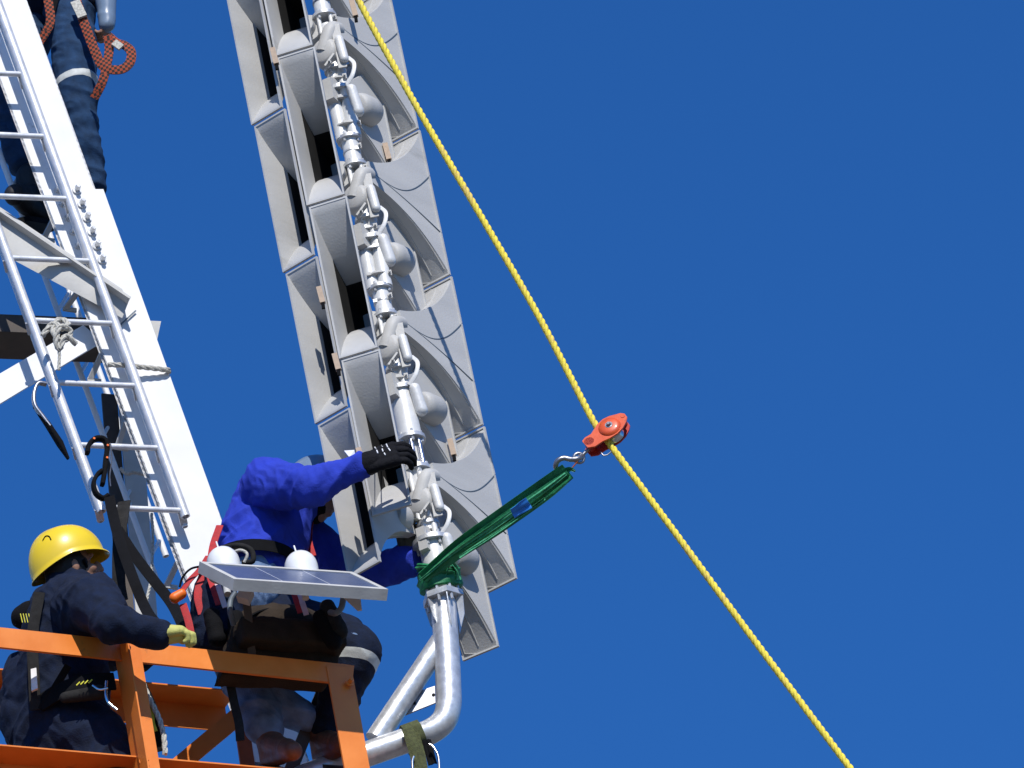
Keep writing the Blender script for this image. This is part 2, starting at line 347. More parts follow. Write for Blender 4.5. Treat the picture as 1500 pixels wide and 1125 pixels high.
# ================================================================ LADDERS
YL = .44
def railx(y): return 272+(y-757)*.366
def railxl(y): return 149+(y-750)*.366+(-1 if y < 500 else 0)
ld = thing('aluminium_ladder', WT(210, 755, YL), 'aluminium tube ladder hanging open ended in front of white tower leg', 'ladder')
def rail(mb, f, y, ytop, ybot_, r, dy=0): mb.tube([WT(f(t), t, y) for t in (ytop, (ytop+ybot_)/2, ybot_)], r, 16, caps=False)
def hollow(name, f, y, yt, yb, r, par, m_='alu', dx=0):
    mb = MB(); p0 = WT(f(yt)+dx, yt, y); p1 = WT(f(yb)+dx, yb, y); a = (p1-p0)
    n = 18; u = a.normalized().orthogonal().normalized(); v = a.normalized().cross(u); rings = []
    for (p, rr) in ((p0+a*.02, r*.78), (p0, r*.78), (p0, r), (p1, r), (p1, r*.78), (p1-a.normalized()*.15, r*.78)):
        rings.append([mb.b.verts.new(p+(u*math.cos(t)+v*math.sin(t))*rr) for t in [2*math.pi*j/n for j in range(n)]])
    for q, w_ in zip(rings, rings[1:]):
        for j in range(n): mb._f([q[j], q[(j+1) % n], w_[(j+1) % n], w_[j]])
    mb._f(rings[-1])
    return mb.build(name, m_, par)
hollow('rail', railx, YL, -400, 757, P(7.2), ld); hollow('rail', railxl, YL, -400, 750, P(7.2), ld)
hollow('rear_rail', railx, YL+.05, -400, 772, P(4.5), ld, dx=-6); hollow('rear_rail', railxl, YL+.05, -400, 764, P(4.5), ld, dx=-6)
ry = [748-91.3*k for k in range(12)]
for t in ry:
    yl = t-5
    mb = MB(); mb.tube([WT(railxl(yl), yl, YL), WT(railx(t), t, YL)], P(4.4), 12); mb.build('rung', 'alu', ld)
    for f, tt in ((railx, t), (railxl, yl)):
        mb = MB(); a = WT(f(tt)-3, tt+3, YL+.005); b_ = WT(f(tt)+1, tt+20, YL+.048); mb.bar(a, b_, .03, .012, eT); mb.build('rung_tab', 'galv', ld, bevel=.002)
ld2 = thing('rear_ladder', WT(220, 835, .95), 'narrow white tube ladder seen edge on behind the open ended ladder', 'ladder')
def rA(y): return 108+(y-520)*.368
def rB(y): return 131+(y-505)*.362
hollow('rail', rA, .95, -300, 850, P(4.6), ld2, 'white'); hollow('rail', rB, 1.25, -300, 815, P(5), ld2, 'white')
for k in range(13):
    t = 820-k*91; mb = MB(); mb.tube([WT(rA(t), t, .95), WT(rB(t-30), t-30, 1.25)], P(3), 10); mb.build('rung', 'white', ld2)

# ================================================================ SIREN / HORN ARRAY
axp = lambda y, yy=0.0: W(470+y*.2045, y, yy)
A0 = axp(880); A1 = axp(0); a_ = (A1-A0).normalized(); t_ = V((0, -1, 0)); t_ = (t_-a_*t_.dot(a_)).normalized(); x_ = -(t_.cross(a_)) ; x_ = a_.cross(t_)*-1
if x_.x < 0: x_ = -x_
ar = thing('horn_speaker_array', A0, 'tall grey mast of stacked rectangular siren horns hung on a bent steel arm', 'siren')
def unis(px0, py0, px1, py1, yy):      # five evenly spaced places down a column, from two of them
    p1, p4 = W(px0, py0, yy), W(px1, py1, yy); st = (p4-p1)/3; return [p1+st*(k-1) for k in range(5)]
SHADE_FROM = .34; HM = .152; HH = .695; HD = .39; HT = .10; WTH = .036
def horn_mesh():
    mb = MB(); N = 22
    def sec(s, o_):
        w_ = (WTH+(HM-WTH)*(1-s)**1.05)/2+o_; h = HT*math.exp(math.log(HH/HT)*(1-s))/2+o_
        return w_, h, -HD*s
    def loft(o_, s_list):
        rings = []
        for s in s_list:
            w_, h, z = sec(s, o_); q = []
            for (x0, y0, x1, y1) in ((-1, -1, 1, -1), (1, -1, 1, 1), (1, 1, -1, 1), (-1, 1, -1, -1)):
                for k in range(4): f = k/4; q.append(mb.b.verts.new(((x0+(x1-x0)*f)*w_, (y0+(y1-y0)*f)*h, z)))
            rings.append(q)
        for A, B in zip(rings, rings[1:]):
            n = len(A)
            for j in range(n): mb._f([A[j], A[(j+1) % n], B[(j+1) % n], B[j]])
        return rings
    ss = [i/N for i in range(N+1)]
    ou = loft(.0, ss); 
    inn = loft(-.0045, [s_ for s_ in ss if s_ < SHADE_FROM]+[SHADE_FROM])
    mb.mi = 1; s2 = [SHADE_FROM+(.98-SHADE_FROM)*i/10 for i in range(11)]; inn2 = loft(-.0046, s2); mb.mi = 0
    for i in range(4):                               # floor and ceiling stay grey deeper; painted shade starts sooner on the sides
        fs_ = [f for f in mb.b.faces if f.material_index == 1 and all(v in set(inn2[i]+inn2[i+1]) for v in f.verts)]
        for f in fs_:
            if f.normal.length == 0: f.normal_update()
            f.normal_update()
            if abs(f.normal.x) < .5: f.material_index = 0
    n = len(ou[0]); innset = set(v for r_ in inn for v in r_)
    for j in range(n): k = (j+1) % n; mb._f([inn[0][j], inn[0][k], ou[0][k], ou[0][j]])
    rg = []                                         # square rim round the mouth
    for (o_, z) in ((-.0035, .002), (.0035, .002), (.0035, -.009), (-.0035, -.009)):
        rg.append([mb.b.verts.new((x*(HM/2+o_), y*(HH/2+o_), z)) for x, y in ((-1, -1), (1, -1), (1, 1), (-1, 1))])
    for i in range(4):
        A, B = rg[i], rg[(i+1) % 4]
        for j in range(4): mb._f([A[j], A[(j+1) % 4], B[(j+1) % 4], B[j]])
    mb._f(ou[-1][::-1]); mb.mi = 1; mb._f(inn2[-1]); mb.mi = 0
    bmesh.ops.remove_doubles(mb.b, verts=mb.b.verts, dist=.0001)
    # raised casting ribs: along floor/ceiling centre, and curved ones on the side walls
    def rib(path, r): mb.tube(path, r, 6)
    for sy in (-1, 1):
        rib([V((sec(s, 0)[0]*.86*math.sin(min(1, (1-s)/.55)*math.pi/2)*1.0 if s > .0 else 0, sy*(sec(s, 0)[1]+.0008), sec(s, 0)[2])) for s in [.0+.5*i/16 for i in range(17)]], .0026)
        rib([V((-sec(s, 0)[0]*.86*math.sin(min(1, (1-s)/.55)*math.pi/2)*1.0 if s > .0 else 0, sy*(sec(s, 0)[1]+.0008), sec(s, 0)[2])) for s in [.04+.5*i/16 for i in range(17)]], .0026)
        rib([V((.0, sy*(sec(s, 0)[1]+.0005), sec(s, 0)[2])) for s in [.04+.8*i/16 for i in range(17)]], .0028)
    return mb
proto = None
def set_m(o, M_):
    o.matrix_basis = M_
def horn_at(pos, phi, back, dloc=(0, 0, 0), dsc=1.0, wires=False, hs=1.0):
    global proto
    n = (x_*math.sin(R(phi))+t_*math.cos(R(phi)))*(-1 if back else 1); xx = a_.cross(n).normalized()
    if proto is None:
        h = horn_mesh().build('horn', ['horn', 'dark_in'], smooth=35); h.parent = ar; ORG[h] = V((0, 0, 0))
        mb = MB(); mb.lathe((0, 0, -HD+.03), (0, 0, -1), [(0, .035), (.03, .04), (.032, .062), (.045, .070), (.11, .072), (.13, .064), (.14, .05), (.143, 0)], 32)
        dv = mb.build('driver', 'horn', h, smooth=40); wr = []
        for sgn in (1, -1):
            for fn_ in (lambda t: .13*t-.075*math.sin(math.pi*t), lambda t: -.15*t+.012*math.sin(math.pi*t)):
                pts = []
                for i in range(21):
                    t = i/20; w_ = (WTH+(HM-WTH)*t**1.05)/2+.0025; pts.append(V((sgn*w_, fn_(t), -HD*(1-t)*.93)))
                mb = MB(); mb.tube(pts, .0022, 6); wr.append(mb.build('wire', 'cable', h))
        mb = MB(); mb.tube(bez([V((0, 0, -HD+.02)), V((.004, -.02, -HD-.03)), V((.03, -.08, -HD-.045)), V((.05, -.12, -HD-.05))]), .032, 14); el_ = mb.build('throat_elbow', 'horn', h)
        wr.append(el_); proto = (h, dv, wr)
    ho, dd = proto[0].copy(), proto[1].copy(); sc.collection.objects.link(ho); ho.parent = ar; sc.collection.objects.link(dd); dd.parent = ho
    dd.location = dloc; dd.scale = (dsc, dsc, dsc)
    if wires:
        for w_ in proto[2]: c = w_.copy(); sc.collection.objects.link(c); c.parent = ho
    Mw = Matrix((xx, a_, n)).transposed().to_4x4(); Mw.translation = pos-ORG[ar]; ho.matrix_basis = Mw @ Matrix.Diagonal((1, hs, 1, 1)); return ho
ROWS = (unis(417-47, 284-219, 417+94, 284+438, -.33), unis(455-46, 187-219, 455+96, 187+446, -.385), unis(568.5, 97, 710, 748, .34), unis(544, 192, 682, 846, .30))
HS = [((r_[1]-r_[0]).length-.011)/(HH+.007) for r_ in ROWS]
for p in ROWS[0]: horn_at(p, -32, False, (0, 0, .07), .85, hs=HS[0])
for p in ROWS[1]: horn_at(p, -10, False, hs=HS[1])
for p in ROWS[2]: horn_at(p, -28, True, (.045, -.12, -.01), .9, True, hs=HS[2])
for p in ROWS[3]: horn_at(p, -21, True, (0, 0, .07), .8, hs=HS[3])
for o in [proto[1]]+proto[2]+[proto[0]]: bpy.data.objects.remove(o)
# mast
def AX(y, dx=0, dt=0): return axp(y)+x_*P(dx)+t_*P(dt)
def cyl(name, y0, y1, r, m_='pole', dx=0, dt=0):
    mb = MB(); mb.tube([AX(y0, dx, dt), AX(y1, dx, dt)], P(r), 20); return mb.build(name, m_, ar)
def flange(y, r, th=5, bolts=4, m_='galv', hexa=False):
    mb = MB(); p = AX(y); mb.lathe(p, a_, [(-P(th)/2, P(r)), (P(th)/2, P(r))], 6 if hexa else 24)
    for j in range(bolts):
        an = 2*math.pi*(j+.3)/bolts; q = p+(x_*math.cos(an)+t_*math.sin(an))*P(r*.78)
        mb.lathe(q-a_*P(th*1.6), a_, [(0, P(2.3)), (P(th*3.2), P(2.3))], 6)
    return mb.build('flange', m_, ar, bevel=.001)
for k in range(-2, 2):
    y0 = 245+219.5*k; last = k == 1
    flange(y0, 19); 
    for dx, dt in ((-9, 9), (9, 9), (9, -9), (-9, -9)): cyl('tie_rod', y0, y0+28, 3.2, 'pole', dx, dt)
    cyl('mast_tube', y0+14, y0+77, 13); 
    flange(y0+78, 17); cyl('mast_tube', y0+78, y0+108, 9, dx=-5); cyl('mast_tube', y0+78, y0+108, 8, dx=8, dt=2)
    flange(y0+110, 22, 6)
    if not last:
        cyl('mast_tube', y0+110, y0+180, 10.5, dx=-10, dt=4); cyl('mast_tube', y0+110, y0+180, 10.5, dx=9, dt=5)
        flange(y0+180, 19, 5); cyl('mast_tube', y0+180, y0+219, 13)
cyl('mast_tube', 572, 645, 17.5); flange(645, 22, 6, 6)
for dx, dt in ((-12, 8), (0, 13), (11, 8), (9, -9), (-9, -9)): cyl('tie_rod', 645, 690, 3.6, 'chrome', dx, dt)
cyl('mast_tube', 645, 690, 8); flange(690, 21, 6, 6)
for dx, dt in ((-11, 9), (3, 13), (12, 5)): cyl('tie_rod', 690, 765, 4, 'pole', dx, dt)
cyl('mast_tube', 690, 780, 12); flange(770, 17, 5, 4)
for dx, dt in ((-6, 10), (8, 9)): cyl('tie_rod', 770, 796, 4.5, 'pole', dx, dt)
flange(797, 29, 7, 8, 'galv'); cyl('mast_tube', 797, 868, 20)
# right-hand drivers with elongated white caps, clips and cables
for k in range(-1, 4):
    ox = 46.5*(k-1); oy = 219*(k-1)
    dxx = P(577); c = W(576+ox, 378+oy, .08)
    n = (x_*-.35+t_*.62+a_*-.1).normalized()
    mb = MB(); mb.lathe(c-n*.09, n, [(0, .03), (.01, .056), (.03, .063), (.1, .063), (.125, .056), (.133, .042), (.135, 0)], 30); mb.build('driver', 'horn', ar)
    mb = MB(); mb.cap(W(561+ox, 350+oy, -.04), W(571+ox, 382+oy, -.02), P(8.5), P(9.5)); o = fuse(mb, 'driver_cap', 'pole', ar, .003, 4)
    mb = MB(); mb.cap(W(543+ox, 277+oy, -.06), W(551+ox, 305+oy, -.06), P(7.2), P(7)); o = fuse(mb, 'connector_cover', 'pole', ar, .003, 4)
    mb = MB(); mb.tube(bez([W(556+ox, 303+oy, -.04), W(565+ox, 312+oy, -.06), W(563+ox, 328+oy, -.06), W(553+ox, 345+oy, -.05)]), P(3.2), 8, flat=.45, fd=x_); mb.build('cable_loop', 'pole', ar)
    mb = MB(); mb.bar(W(537+ox, 255+oy, -.05), W(549+ox, 318+oy, -.05), P(13), P(3), x_); mb.build('mounting_plate', 'horn', ar, bevel=.001)
    mb = MB(); mb.bar(W(523+ox, 318+oy, -.07), W(536+ox, 300+oy, -.07), P(3), P(12), x_); mb.bolt(W(529+ox, 310+oy, -.08), t_, P(1.8), .012); mb.build('bracket', 'horn', ar, bevel=.001)
# tan clips at horn seams
for (cx, cy, yy) in ((402, 82, -.42), (470, 432, -.42), (493, 530, -.42), (567, 222, .2), (662, 655, .2), (518, 12, .0), (528, 668, -.5)):
    mb = MB(); mb.bar(W(cx-3, cy-11, yy), W(cx+3, cy+12, yy), P(8), P(7), x_); mb.build('wooden_clip', 'wood', ar, bevel=.002)
    mb = MB(); mb.bar(W(cx+3, cy+12, yy), W(cx+4, cy+20, yy), P(5), P(4), x_); mb.build('clip_tip', 'black', ar)
# hose clamps, bolts and small lugs up the mast
random.seed(3)
for k in range(-2, 2):
    y0 = 245+219.5*k
    for yy in (33, 94, 126, 163, 199):
        if k == 1 and yy > 110: break
        mb = MB(); r_ = 14 if yy < 80 else (14 if yy < 110 else (19.5 if yy < 180 else 14)); p = AX(y0+yy); 
        mb.lathe(p, a_, [(-P(1.3), P(r_)), (P(1.3), P(r_))], 20)
        an = random.uniform(-.9, .9); q = p+(x_*math.sin(an)+t_*math.cos(an))*P(r_); mb.bar(q-x_*P(3), q+x_*P(3), P(5), P(4), a_); mb.build('hose_clamp', random.choice(['galv', 'steel', 'horn']), ar)
    for yy, dx in ((12, 15), (52, -14), (98, 12), (130, -20), (168, 19), (200, 13)):
        if k == 1 and yy > 110: break
        mb = MB(); p = AX(y0+yy, dx, 10); mb.bar(p, p+a_*P(9), P(6), P(5), x_); mb.bolt(p+a_*P(4)+t_*P(2.5), t_, P(1.7), P(4)); mb.build('mast_lug', 'horn', ar, bevel=.001)
# bent arm under the mast
flange(877, 31, 9, 8, 'galv', hexa=True)
mb = MB(); c = AX(880)
for j in range(6):
    an = math.pi*2*j/6+.3; u = x_*math.cos(an)+t_*math.sin(an); sdv = a_.cross(u)*.004
    mb.prism([c+u*P(19)+a_*P(-3)-sdv/2, c+u*P(30)+a_*P(-3)-sdv/2, c+u*P(27)-a_*P(32)-sdv/2, c+u*P(18)-a_*P(52)-sdv/2], sdv)
mb.build('flange_gusset', 'galv', ar)
ap = [AX(880), W(651, 905, 0), W(655, 960, 0), W(657, 1010, 0), W(657, 1035, 0), W(650, 1056, 0), W(632, 1071, 0), W(608, 1080, 0), W(560, 1097, -.02), W(440, 1140, -.05), W(330, 1180, -.08)]
mb = MB(); mb.tube(bez(ap[:3], 4)[:-1]+bez(ap[2:], 60), P(18.5), 28); mb.build('bent_pipe', 'galv', ar)
mb = MB(); mb.tube([W(646, 940, .02), W(550, 1084, .0)], P(16), 26); mb.build('diagonal_brace', 'galv', ar)
mb = MB(); mb.prism([W(587, 1024, .03), W(600, 1017, .03), W(642, 1003, .03), W(646, 1026, .03), W(586, 1050, .03), W(578, 1050, .03)], V((0, .008, 0))); mb.build('gusset_plate', 'steel', ar, bevel=.001)
for p in ((607, 1030), (635, 1018)):
    mb = MB(); mb.lathe(W(*p, .03), V((0, -1, 0)), [(0, P(2.5)), (.002, P(2.5))], 12); mb.build('bolt_hole', 'dark_in', ar)

# ================================================================ ROPE, PULLEY, SLING
def twisted(path, r, strands=3, pitch=.07, n=9, sub=None, rs=.56):
    L_ = [0]
    for a, b_ in zip(path, path[1:]): L_.append(L_[-1]+(b_-a).length)
    tot = L_[-1]; K = int(tot/pitch*10); out = []
    def at(s):
        i = 0
        while i < len(L_)-2 and L_[i+1] < s: i += 1
        f = (s-L_[i])/(L_[i+1]-L_[i]); return path[i].lerp(path[i+1], f), (path[i+1]-path[i]).normalized()
    mb = MB()
    for q in range(strands):
        pts = []
        for k in range(K+1):
            p, t = at(tot*k/K); u = V((0, -1, 0)); u = (u-t*u.dot(t)).normalized(); v = t.cross(u); an = 2*math.pi*(q/strands+tot*k/K/pitch)
            pts.append(p+(u*math.cos(an)+v*math.sin(an))*r*.5)
        mb.tube(pts, r*rs, n)
    return mb
YR = -.32
rp = bez([W(500, -60, YR-.1), W(525, 0, YR-.1), W(608, 152, YR-.07), W(700, 309, YR-.05), W(790, 465, YR-.02), W(868, 615, YR), W(886, 640, YR), W(903, 664, YR), W(985, 775, YR), W(1090, 918, YR), W(1245, 1125, YR), W(1290, 1186, YR)], 60)
mb = twisted(rp, P(5.0), 3, .085); o = mb.build('rope', 'rope', loc=rp[-1]); tag(o, 'yellow twisted rope running diagonally across the sky through the red pulley', 'rope')
pc = W(893, 634, YR); ua = (W(922, 612, YR)-W(862, 656, YR)).normalized()      # pulley long axis
fn = (V((0, -1, -.25))+X*.0); fn = (fn-ua*fn.dot(ua)).normalized(); fs = ua.cross(fn)
if fs.z < 0: fs = -fs
fn = (fn*.88-fs*.0+ua*-.0).normalized(); 
tilt = Quaternion(ua, R(-26)); fn = tilt @ fn; fs = tilt @ fs
pu = thing('pulley_block', W(862, 660, YR), 'red swing cheek pulley block clipped onto the yellow rope', 'pulley')
def cheek(s, name, m_):
    mb = MB(); out = []
    for (u, v) in ((-.125, -.022), (-.12, .03), (-.1, .037), (-.07, .033), (-.045, .045), (-.02, .058), (.015, .064), (.045, .056), (.07, .04), (.088, .03), (.098, .012), (.094, -.014), (.075, -.034), (.045, -.052), (.01, -.06), (-.03, -.055), (-.06, -.045), (-.1, -.043)):
        out.append(pc+ua*u*.92+fs*v*.84+fn*s*.021)
    mb.prism(out, fn*s*.007)
    mb.lathe(pc+fn*s*.028+ua*.008, fn*s, [(-.004, .047), (.006, .043), (.011, .03), (.013, .016)], 28)
    return mb.build(name, m_, pu, bevel=.0018)
cheek(1, 'cheek_plate', 'pulley'); cheek(-1, 'cheek_plate', 'pulleyd')
mb = MB(); mb.lathe(pc-fn*.018+ua*.008, fn, [(0, .048), (.005, .047), (.012, .040), (.018, .038), (.024, .040), (.031, .047), (.036, .048)], 36); mb.build('sheave', 'chrome', pu)
mb = MB(); mb.bolt(pc+fn*.040+ua*.008, fn, .009, .010)
for j in range(8): an = j*math.pi/4; mb.lathe(pc+ua*.008+fn*.034+(ua*math.cos(an)+fs*math.sin(an))*.023, fn, [(0, .0022), (.004, .0022)], 6)
mb.build('axle_bolt', 'steel', pu)
mb = MB(); mb.lathe(pc-ua*.092+fs*.004-fn*.028, fn, [(0, .02), (.056, .02)], 18); mb.build('becket_pin', 'pulleyd', pu)
mb = MB(); mb.lathe(pc+ua*.078+fs*.005-fn*.03, fn, [(0, .009), (.06, .009)], 14); mb.build('spacer', 'pulley', pu)
mb = MB(); mb.tube(bez([W(880, 662, YR), W(884, 667, YR), W(890, 666, YR), W(895, 662, YR)]), P(1.1), 8); mb.build('pull_ring', 'steel', pu)
mb = MB(); mb.tube([W(862, 658, YR), W(851, 669, YR)], P(2.6), 10)
def ring(mb, c, n, r, rt, seg=26, squash=1, ax=None):
    n = V(n).normalized(); u = (ax-n*ax.dot(n)).normalized() if ax is not None else n.orthogonal().normalized(); v = n.cross(u)
    pts = [c+u*math.cos(2*math.pi*j/seg)*r*squash+v*math.sin(2*math.pi*j/seg)*r for j in range(seg+1)]; mb.tube(pts, rt, 8)
ring(mb, W(848, 671, YR), V((0.2, -1, -.2)), P(7.5), P(2.2)); mb.build('swivel_eye', 'steel', pu)
hk = thing('steel_hook', W(842, 672, YR+.01), 'steel lifting hook joining green sling to red pulley', 'hook')
mb = MB(); mb.tube(bez([W(853, 668, YR), W(846, 672, YR-.02), W(836, 673, YR-.02), W(826, 671, YR-.02), W(817, 675, YR-.02), W(814, 684, YR), W(820, 690, YR+.02), W(830, 690, YR+.03)]), [P(3.2)]*3+[P(4.4)]*40, 12) if False else mb.tube(bez([W(853, 668, YR), W(846, 672, YR-.02), W(836, 673, YR-.02), W(826, 671, YR-.02), W(817, 675, YR-.02), W(814, 684, YR), W(820, 690, YR+.02), W(830, 690, YR+.03)]), P(3.9), 12)
mb.build('hook_body', 'steel', hk)
mb = MB(); mb.tube([W(846, 676, YR-.02), W(836, 688, YR-.01)], P(1), 6); mb.build('safety_latch', 'rust', hk)
# sling: folded webbing, several crumpled plies, from hook to the mast collar
sg = thing('lifting_sling', AX(850), 'crumpled green webbing sling choked round the mast foot and pulled to the hook', 'sling')
def band(path, wd_, th, seed, wdir, amp=.006, n=46, roll=0):
    mb = MB(); path = bez(path, n); rows = []; K = 9; m_ = len(path)
    for i, p in enumerate(path):
        t = (path[min(i+1, m_-1)]-path[max(i-1, 0)]).normalized(); u = (wdir-t*wdir.dot(t)).normalized(); u = Quaternion(t, R(roll*i/m_)) @ u; v = t.cross(u)
        wf = wd_(i/m_) if callable(wd_) else wd_
        rows.append([p+u*wf*(j/(K-1)-.5)+v*(amp*noise.noise(V((j*.45, i*.07, seed)))*2.4+amp*.5*math.sin(j*.62+seed+i*.05)) for j in range(K)])
    A = [[mb.b.verts.new(q) for q in r_] for r_ in rows]; nn = []
    B = []
    for i, r_ in enumerate(rows):
        t = (path[min(i+1, m_-1)]-path[max(i-1, 0)]).normalized(); u = (wdir-t*wdir.dot(t)).normalized(); v = t.cross(u)
        B.append([mb.b.verts.new(q+v*th) for q in r_])
    for i in range(m_-1):
        for j in range(K-1): mb._f([A[i][j], A[i][j+1], A[i+1][j+1], A[i+1][j]]); mb._f([B[i][j], B[i+1][j], B[i+1][j+1], B[i][j+1]])
        mb._f([A[i][0], A[i+1][0], B[i+1][0], B[i][0]]); mb._f([A[i][K-1], B[i][K-1], B[i+1][K-1], A[i+1][K-1]])
    for e in (0, m_-1):
        for j in range(K-1): mb._f([A[e][j], A[e][j+1], B[e][j+1], B[e][j]])
    return mb
wdir = cu*.9+V((.2, -.3, 0))
P_ = [(618, 846, -.07), (668, 806, -.11), (729, 765, -.18), (793, 720, -.26), (832, 690, YR)]
band([W(*p) for p in P_], lambda f: P(17+15*math.sin(f*2.6)), .004, 1, wdir, .0035).build('webbing', 'green', sg)
band([W(x+2, y+5, z-.012) for x, y, z in P_], lambda f: P(10+12*math.sin(f*2.9)), .004, 5, wdir, .004, roll=12).build('webbing', 'green', sg)
band([W(x-3, y+4, z-.028) for x, y, z in P_], lambda f: P(4+4*math.sin(f*3)), .003, 9, wdir, .004).build('webbing', 'greenl', sg)
band([W(x+5, y+10, z-.026) for x, y, z in P_[1:4]], P(4), .003, 19, wdir, .004).build('webbing', 'greenl', sg)
band([W(750, 752, -.30), W(762, 744, -.30), W(775, 736, -.31)], P(17), .003, 3, wdir, .004, 8).build('blue_tape_patch', 'btape', sg)
band([W(828, 690, YR), W(836, 687, YR-.01), W(843, 690, YR-.01)], lambda f: P(10-8*f), .003, 3, wdir, .003, 8).build('webbing', 'green', sg)
# collar around the mast
mb = MB(); rows = []
for i in range(9):
    h = i/8; row = []
    for j in range(40):
        an = 2*math.pi*j/40; r_ = P(26+3*math.sin(h*3)+7*abs(noise.noise(V((math.cos(an)*1.4, math.sin(an)*1.4, h*5)))))
        row.append(mb.b.verts.new(AX(838+26*h+4*math.sin(an))+(x_*math.cos(an)*1.05+t_*math.sin(an))*r_))
    rows.append(row)
for A, B in zip(rows, rows[1:]):
    for j in range(40): mb._f([A[j], A[(j+1) % 40], B[(j+1) % 40], B[j]])
mb._f(rows[0]); mb._f(rows[-1][::-1]); mb.build('choke_loop', 'green', sg)
band([AX(834, -28, 16), AX(846, -8, 30), AX(852, 16, 26), AX(842, 30, 4)], P(13), .004, 4, a_, .007, 24).build('webbing', 'green', sg)
band([AX(858, 8, 26), AX(842, 18, 30), AX(850, 26, 22), AX(862, 27, 14)], P(9), .003, 14, a_, .006, 24).build('webbing', 'greenl', sg)
# olive strap on the pipe
st = thing('olive_strap', W(610, 1100, -.1), 'olive webbing strap looped over the bent pipe with a steel carabiner', 'strap')
def loopband(c, ax, r, wd_, th, m_, name, seg=30):
    mb = MB(); ax = ax.normalized(); u = ax.orthogonal().normalized(); v = ax.cross(u); rg = []
    for (rr, o_) in ((r, -wd_/2), (r+th, -wd_/2), (r+th, wd_/2), (r, wd_/2)):
        rg.append([mb.b.verts.new(c+ax*o_+(u*math.cos(2*math.pi*j/seg)+v*math.sin(2*math.pi*j/seg))*rr*(1+.03*math.sin(j*1.7))) for j in range(seg)])
    for i in range(4):
        A, B = rg[i], rg[(i+1) % 4]
        for j in range(seg): mb._f([A[j], A[(j+1) % seg], B[(j+1) % seg], B[j]])
    return mb.build(name, m_, st)
pax = (W(560, 1097, -.02)-W(632, 1071, 0)).normalized(); loopband(W(606, 1081, 0), pax, P(20), P(26), .008, 'olive', 'strap_loop')
band([W(600, 1068, -.075), W(607, 1090, -.08), W(613, 1112, -.075), W(617, 1140, -.07)], P(22), .01, 2, X, .003, 20).build('strap_tail', 'olive', st)
band([W(625, 1085, -.06), W(630, 1105, -.06), W(634, 1120, -.06)], P(13), .008, 6, X, .003, 12).build('strap_tail', 'black', st)
mb = MB(); mb.tube(bez([W(606, 1108, -.1), W(604, 1120, -.1), W(610, 1160, -.1), W(640, 1165, -.1), W(643, 1115, -.1), W(636, 1096, -.1), W(629, 1090, -.1)], 40), P(2), 10); mb.build('carabiner', 'chrome', st)

# ================================================================ ORANGE PLATFORM
pf = thing('work_platform', WO(200, 1300, -.4), 'orange painted steel angle work platform with railing round two workers', 'platform')
def angle(name, p0, p1, wv, wh, vert, back, m_='orange', th=.008):
    """L section: web of height wv along vert, lip of depth wh along back, at its lower edge"""
    mb = MB(); p0 = V(p0); p1 = V(p1); a = (p1-p0).normalized(); vert = (vert-a*vert.dot(a)).normalized(); back = (back-a*back.dot(a)-vert*back.dot(vert)).normalized()
    q = [(0, 0), (wv, 0), (wv, th), (th, th), (th, wh), (0, wh)]
    A = [mb.b.verts.new(p0+vert*x+back*y) for x, y in q]; B = [mb.b.verts.new(p1+vert*x+back*y) for x, y in q]
    for i in range(6): mb._f([A[i], A[(i+1) % 6], B[(i+1) % 6], B[i]])
    mb._f(A[::-1]); mb._f(B); return mb.build(name, m_, pf, bevel=.0012)
hb = .088
angle('top_rail', WO(-120, 935), WO(511, 1002), hb, .012, Z, -nO)
# posts
dn = (WO(207, 1115)-WO(180, 950)).normalized()
angle('post', WO(178, 945, -.765), WO(178, 945, -.765)+dn*1.25, .075, .075, eO, -nO)
mb = MB(); q = WO(176, 941, -.768); mb.bar(q+nO*.035, q+dn*1.25+nO*.035, .07, .006, nO); mb.build('post_flange', 'orange', pf, bevel=.001)
angle('post', WO(478, 975, -.755), WO(478, 975, -.755)+dn*1.15, .105, .010, eO, -nO)
mb = MB(); mb.prism([WO(500, 972, -.745), WO(519, 975, -.745), WO(516, 1000, -.745), WO(498, 998, -.745)], -nO*.008); mb.build('gusset', 'orange', pf, bevel=.001)
def channel(name, p0, p1, dep, web, m_='orange'):   # flat top plate with a web hanging from its back edge
    mb = MB(); a = (p1-p0).normalized(); q = [(0, 0), (dep, 0), (dep, -web), (dep-.006, -web), (dep-.006, -.006), (0, -.006)]
    A = [mb.b.verts.new(p0-nO*x+Z*y) for x, y in q]; B = [mb.b.verts.new(p1-nO*x+Z*y) for x, y in q]
    for i in range(6): mb._f([A[i], A[(i+1) % 6], B[(i+1) % 6], B[i]])
    mb._f(A[::-1]); mb._f(B); return mb.build(name, m_, pf, bevel=.001)
channel('lower_rail', WO(-120, 1080, -.73), WO(600, 1141, -.73), .13, .17)
channel('rear_rail', WO(-120, 968, .1), WO(346, 1011, .1), .13, .115)
# rear diagonal
mb = MB(); mb.bar(WO(240, 1140, .02), WO(352, 1046, .02), .07, .01, Z); mb.build('diagonal_brace', 'orange', pf, bevel=.001)
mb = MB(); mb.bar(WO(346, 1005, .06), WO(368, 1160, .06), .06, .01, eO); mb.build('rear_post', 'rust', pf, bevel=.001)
mb = MB(); mb.bar(WO(478, 1000, -.35), WO(425, 1130, -.35), .05, .012, eO); mb.build('brace_bar', 'brown_steel_shade', pf, bevel=.001)  # orange frame member, its shade put into the dark brown colour
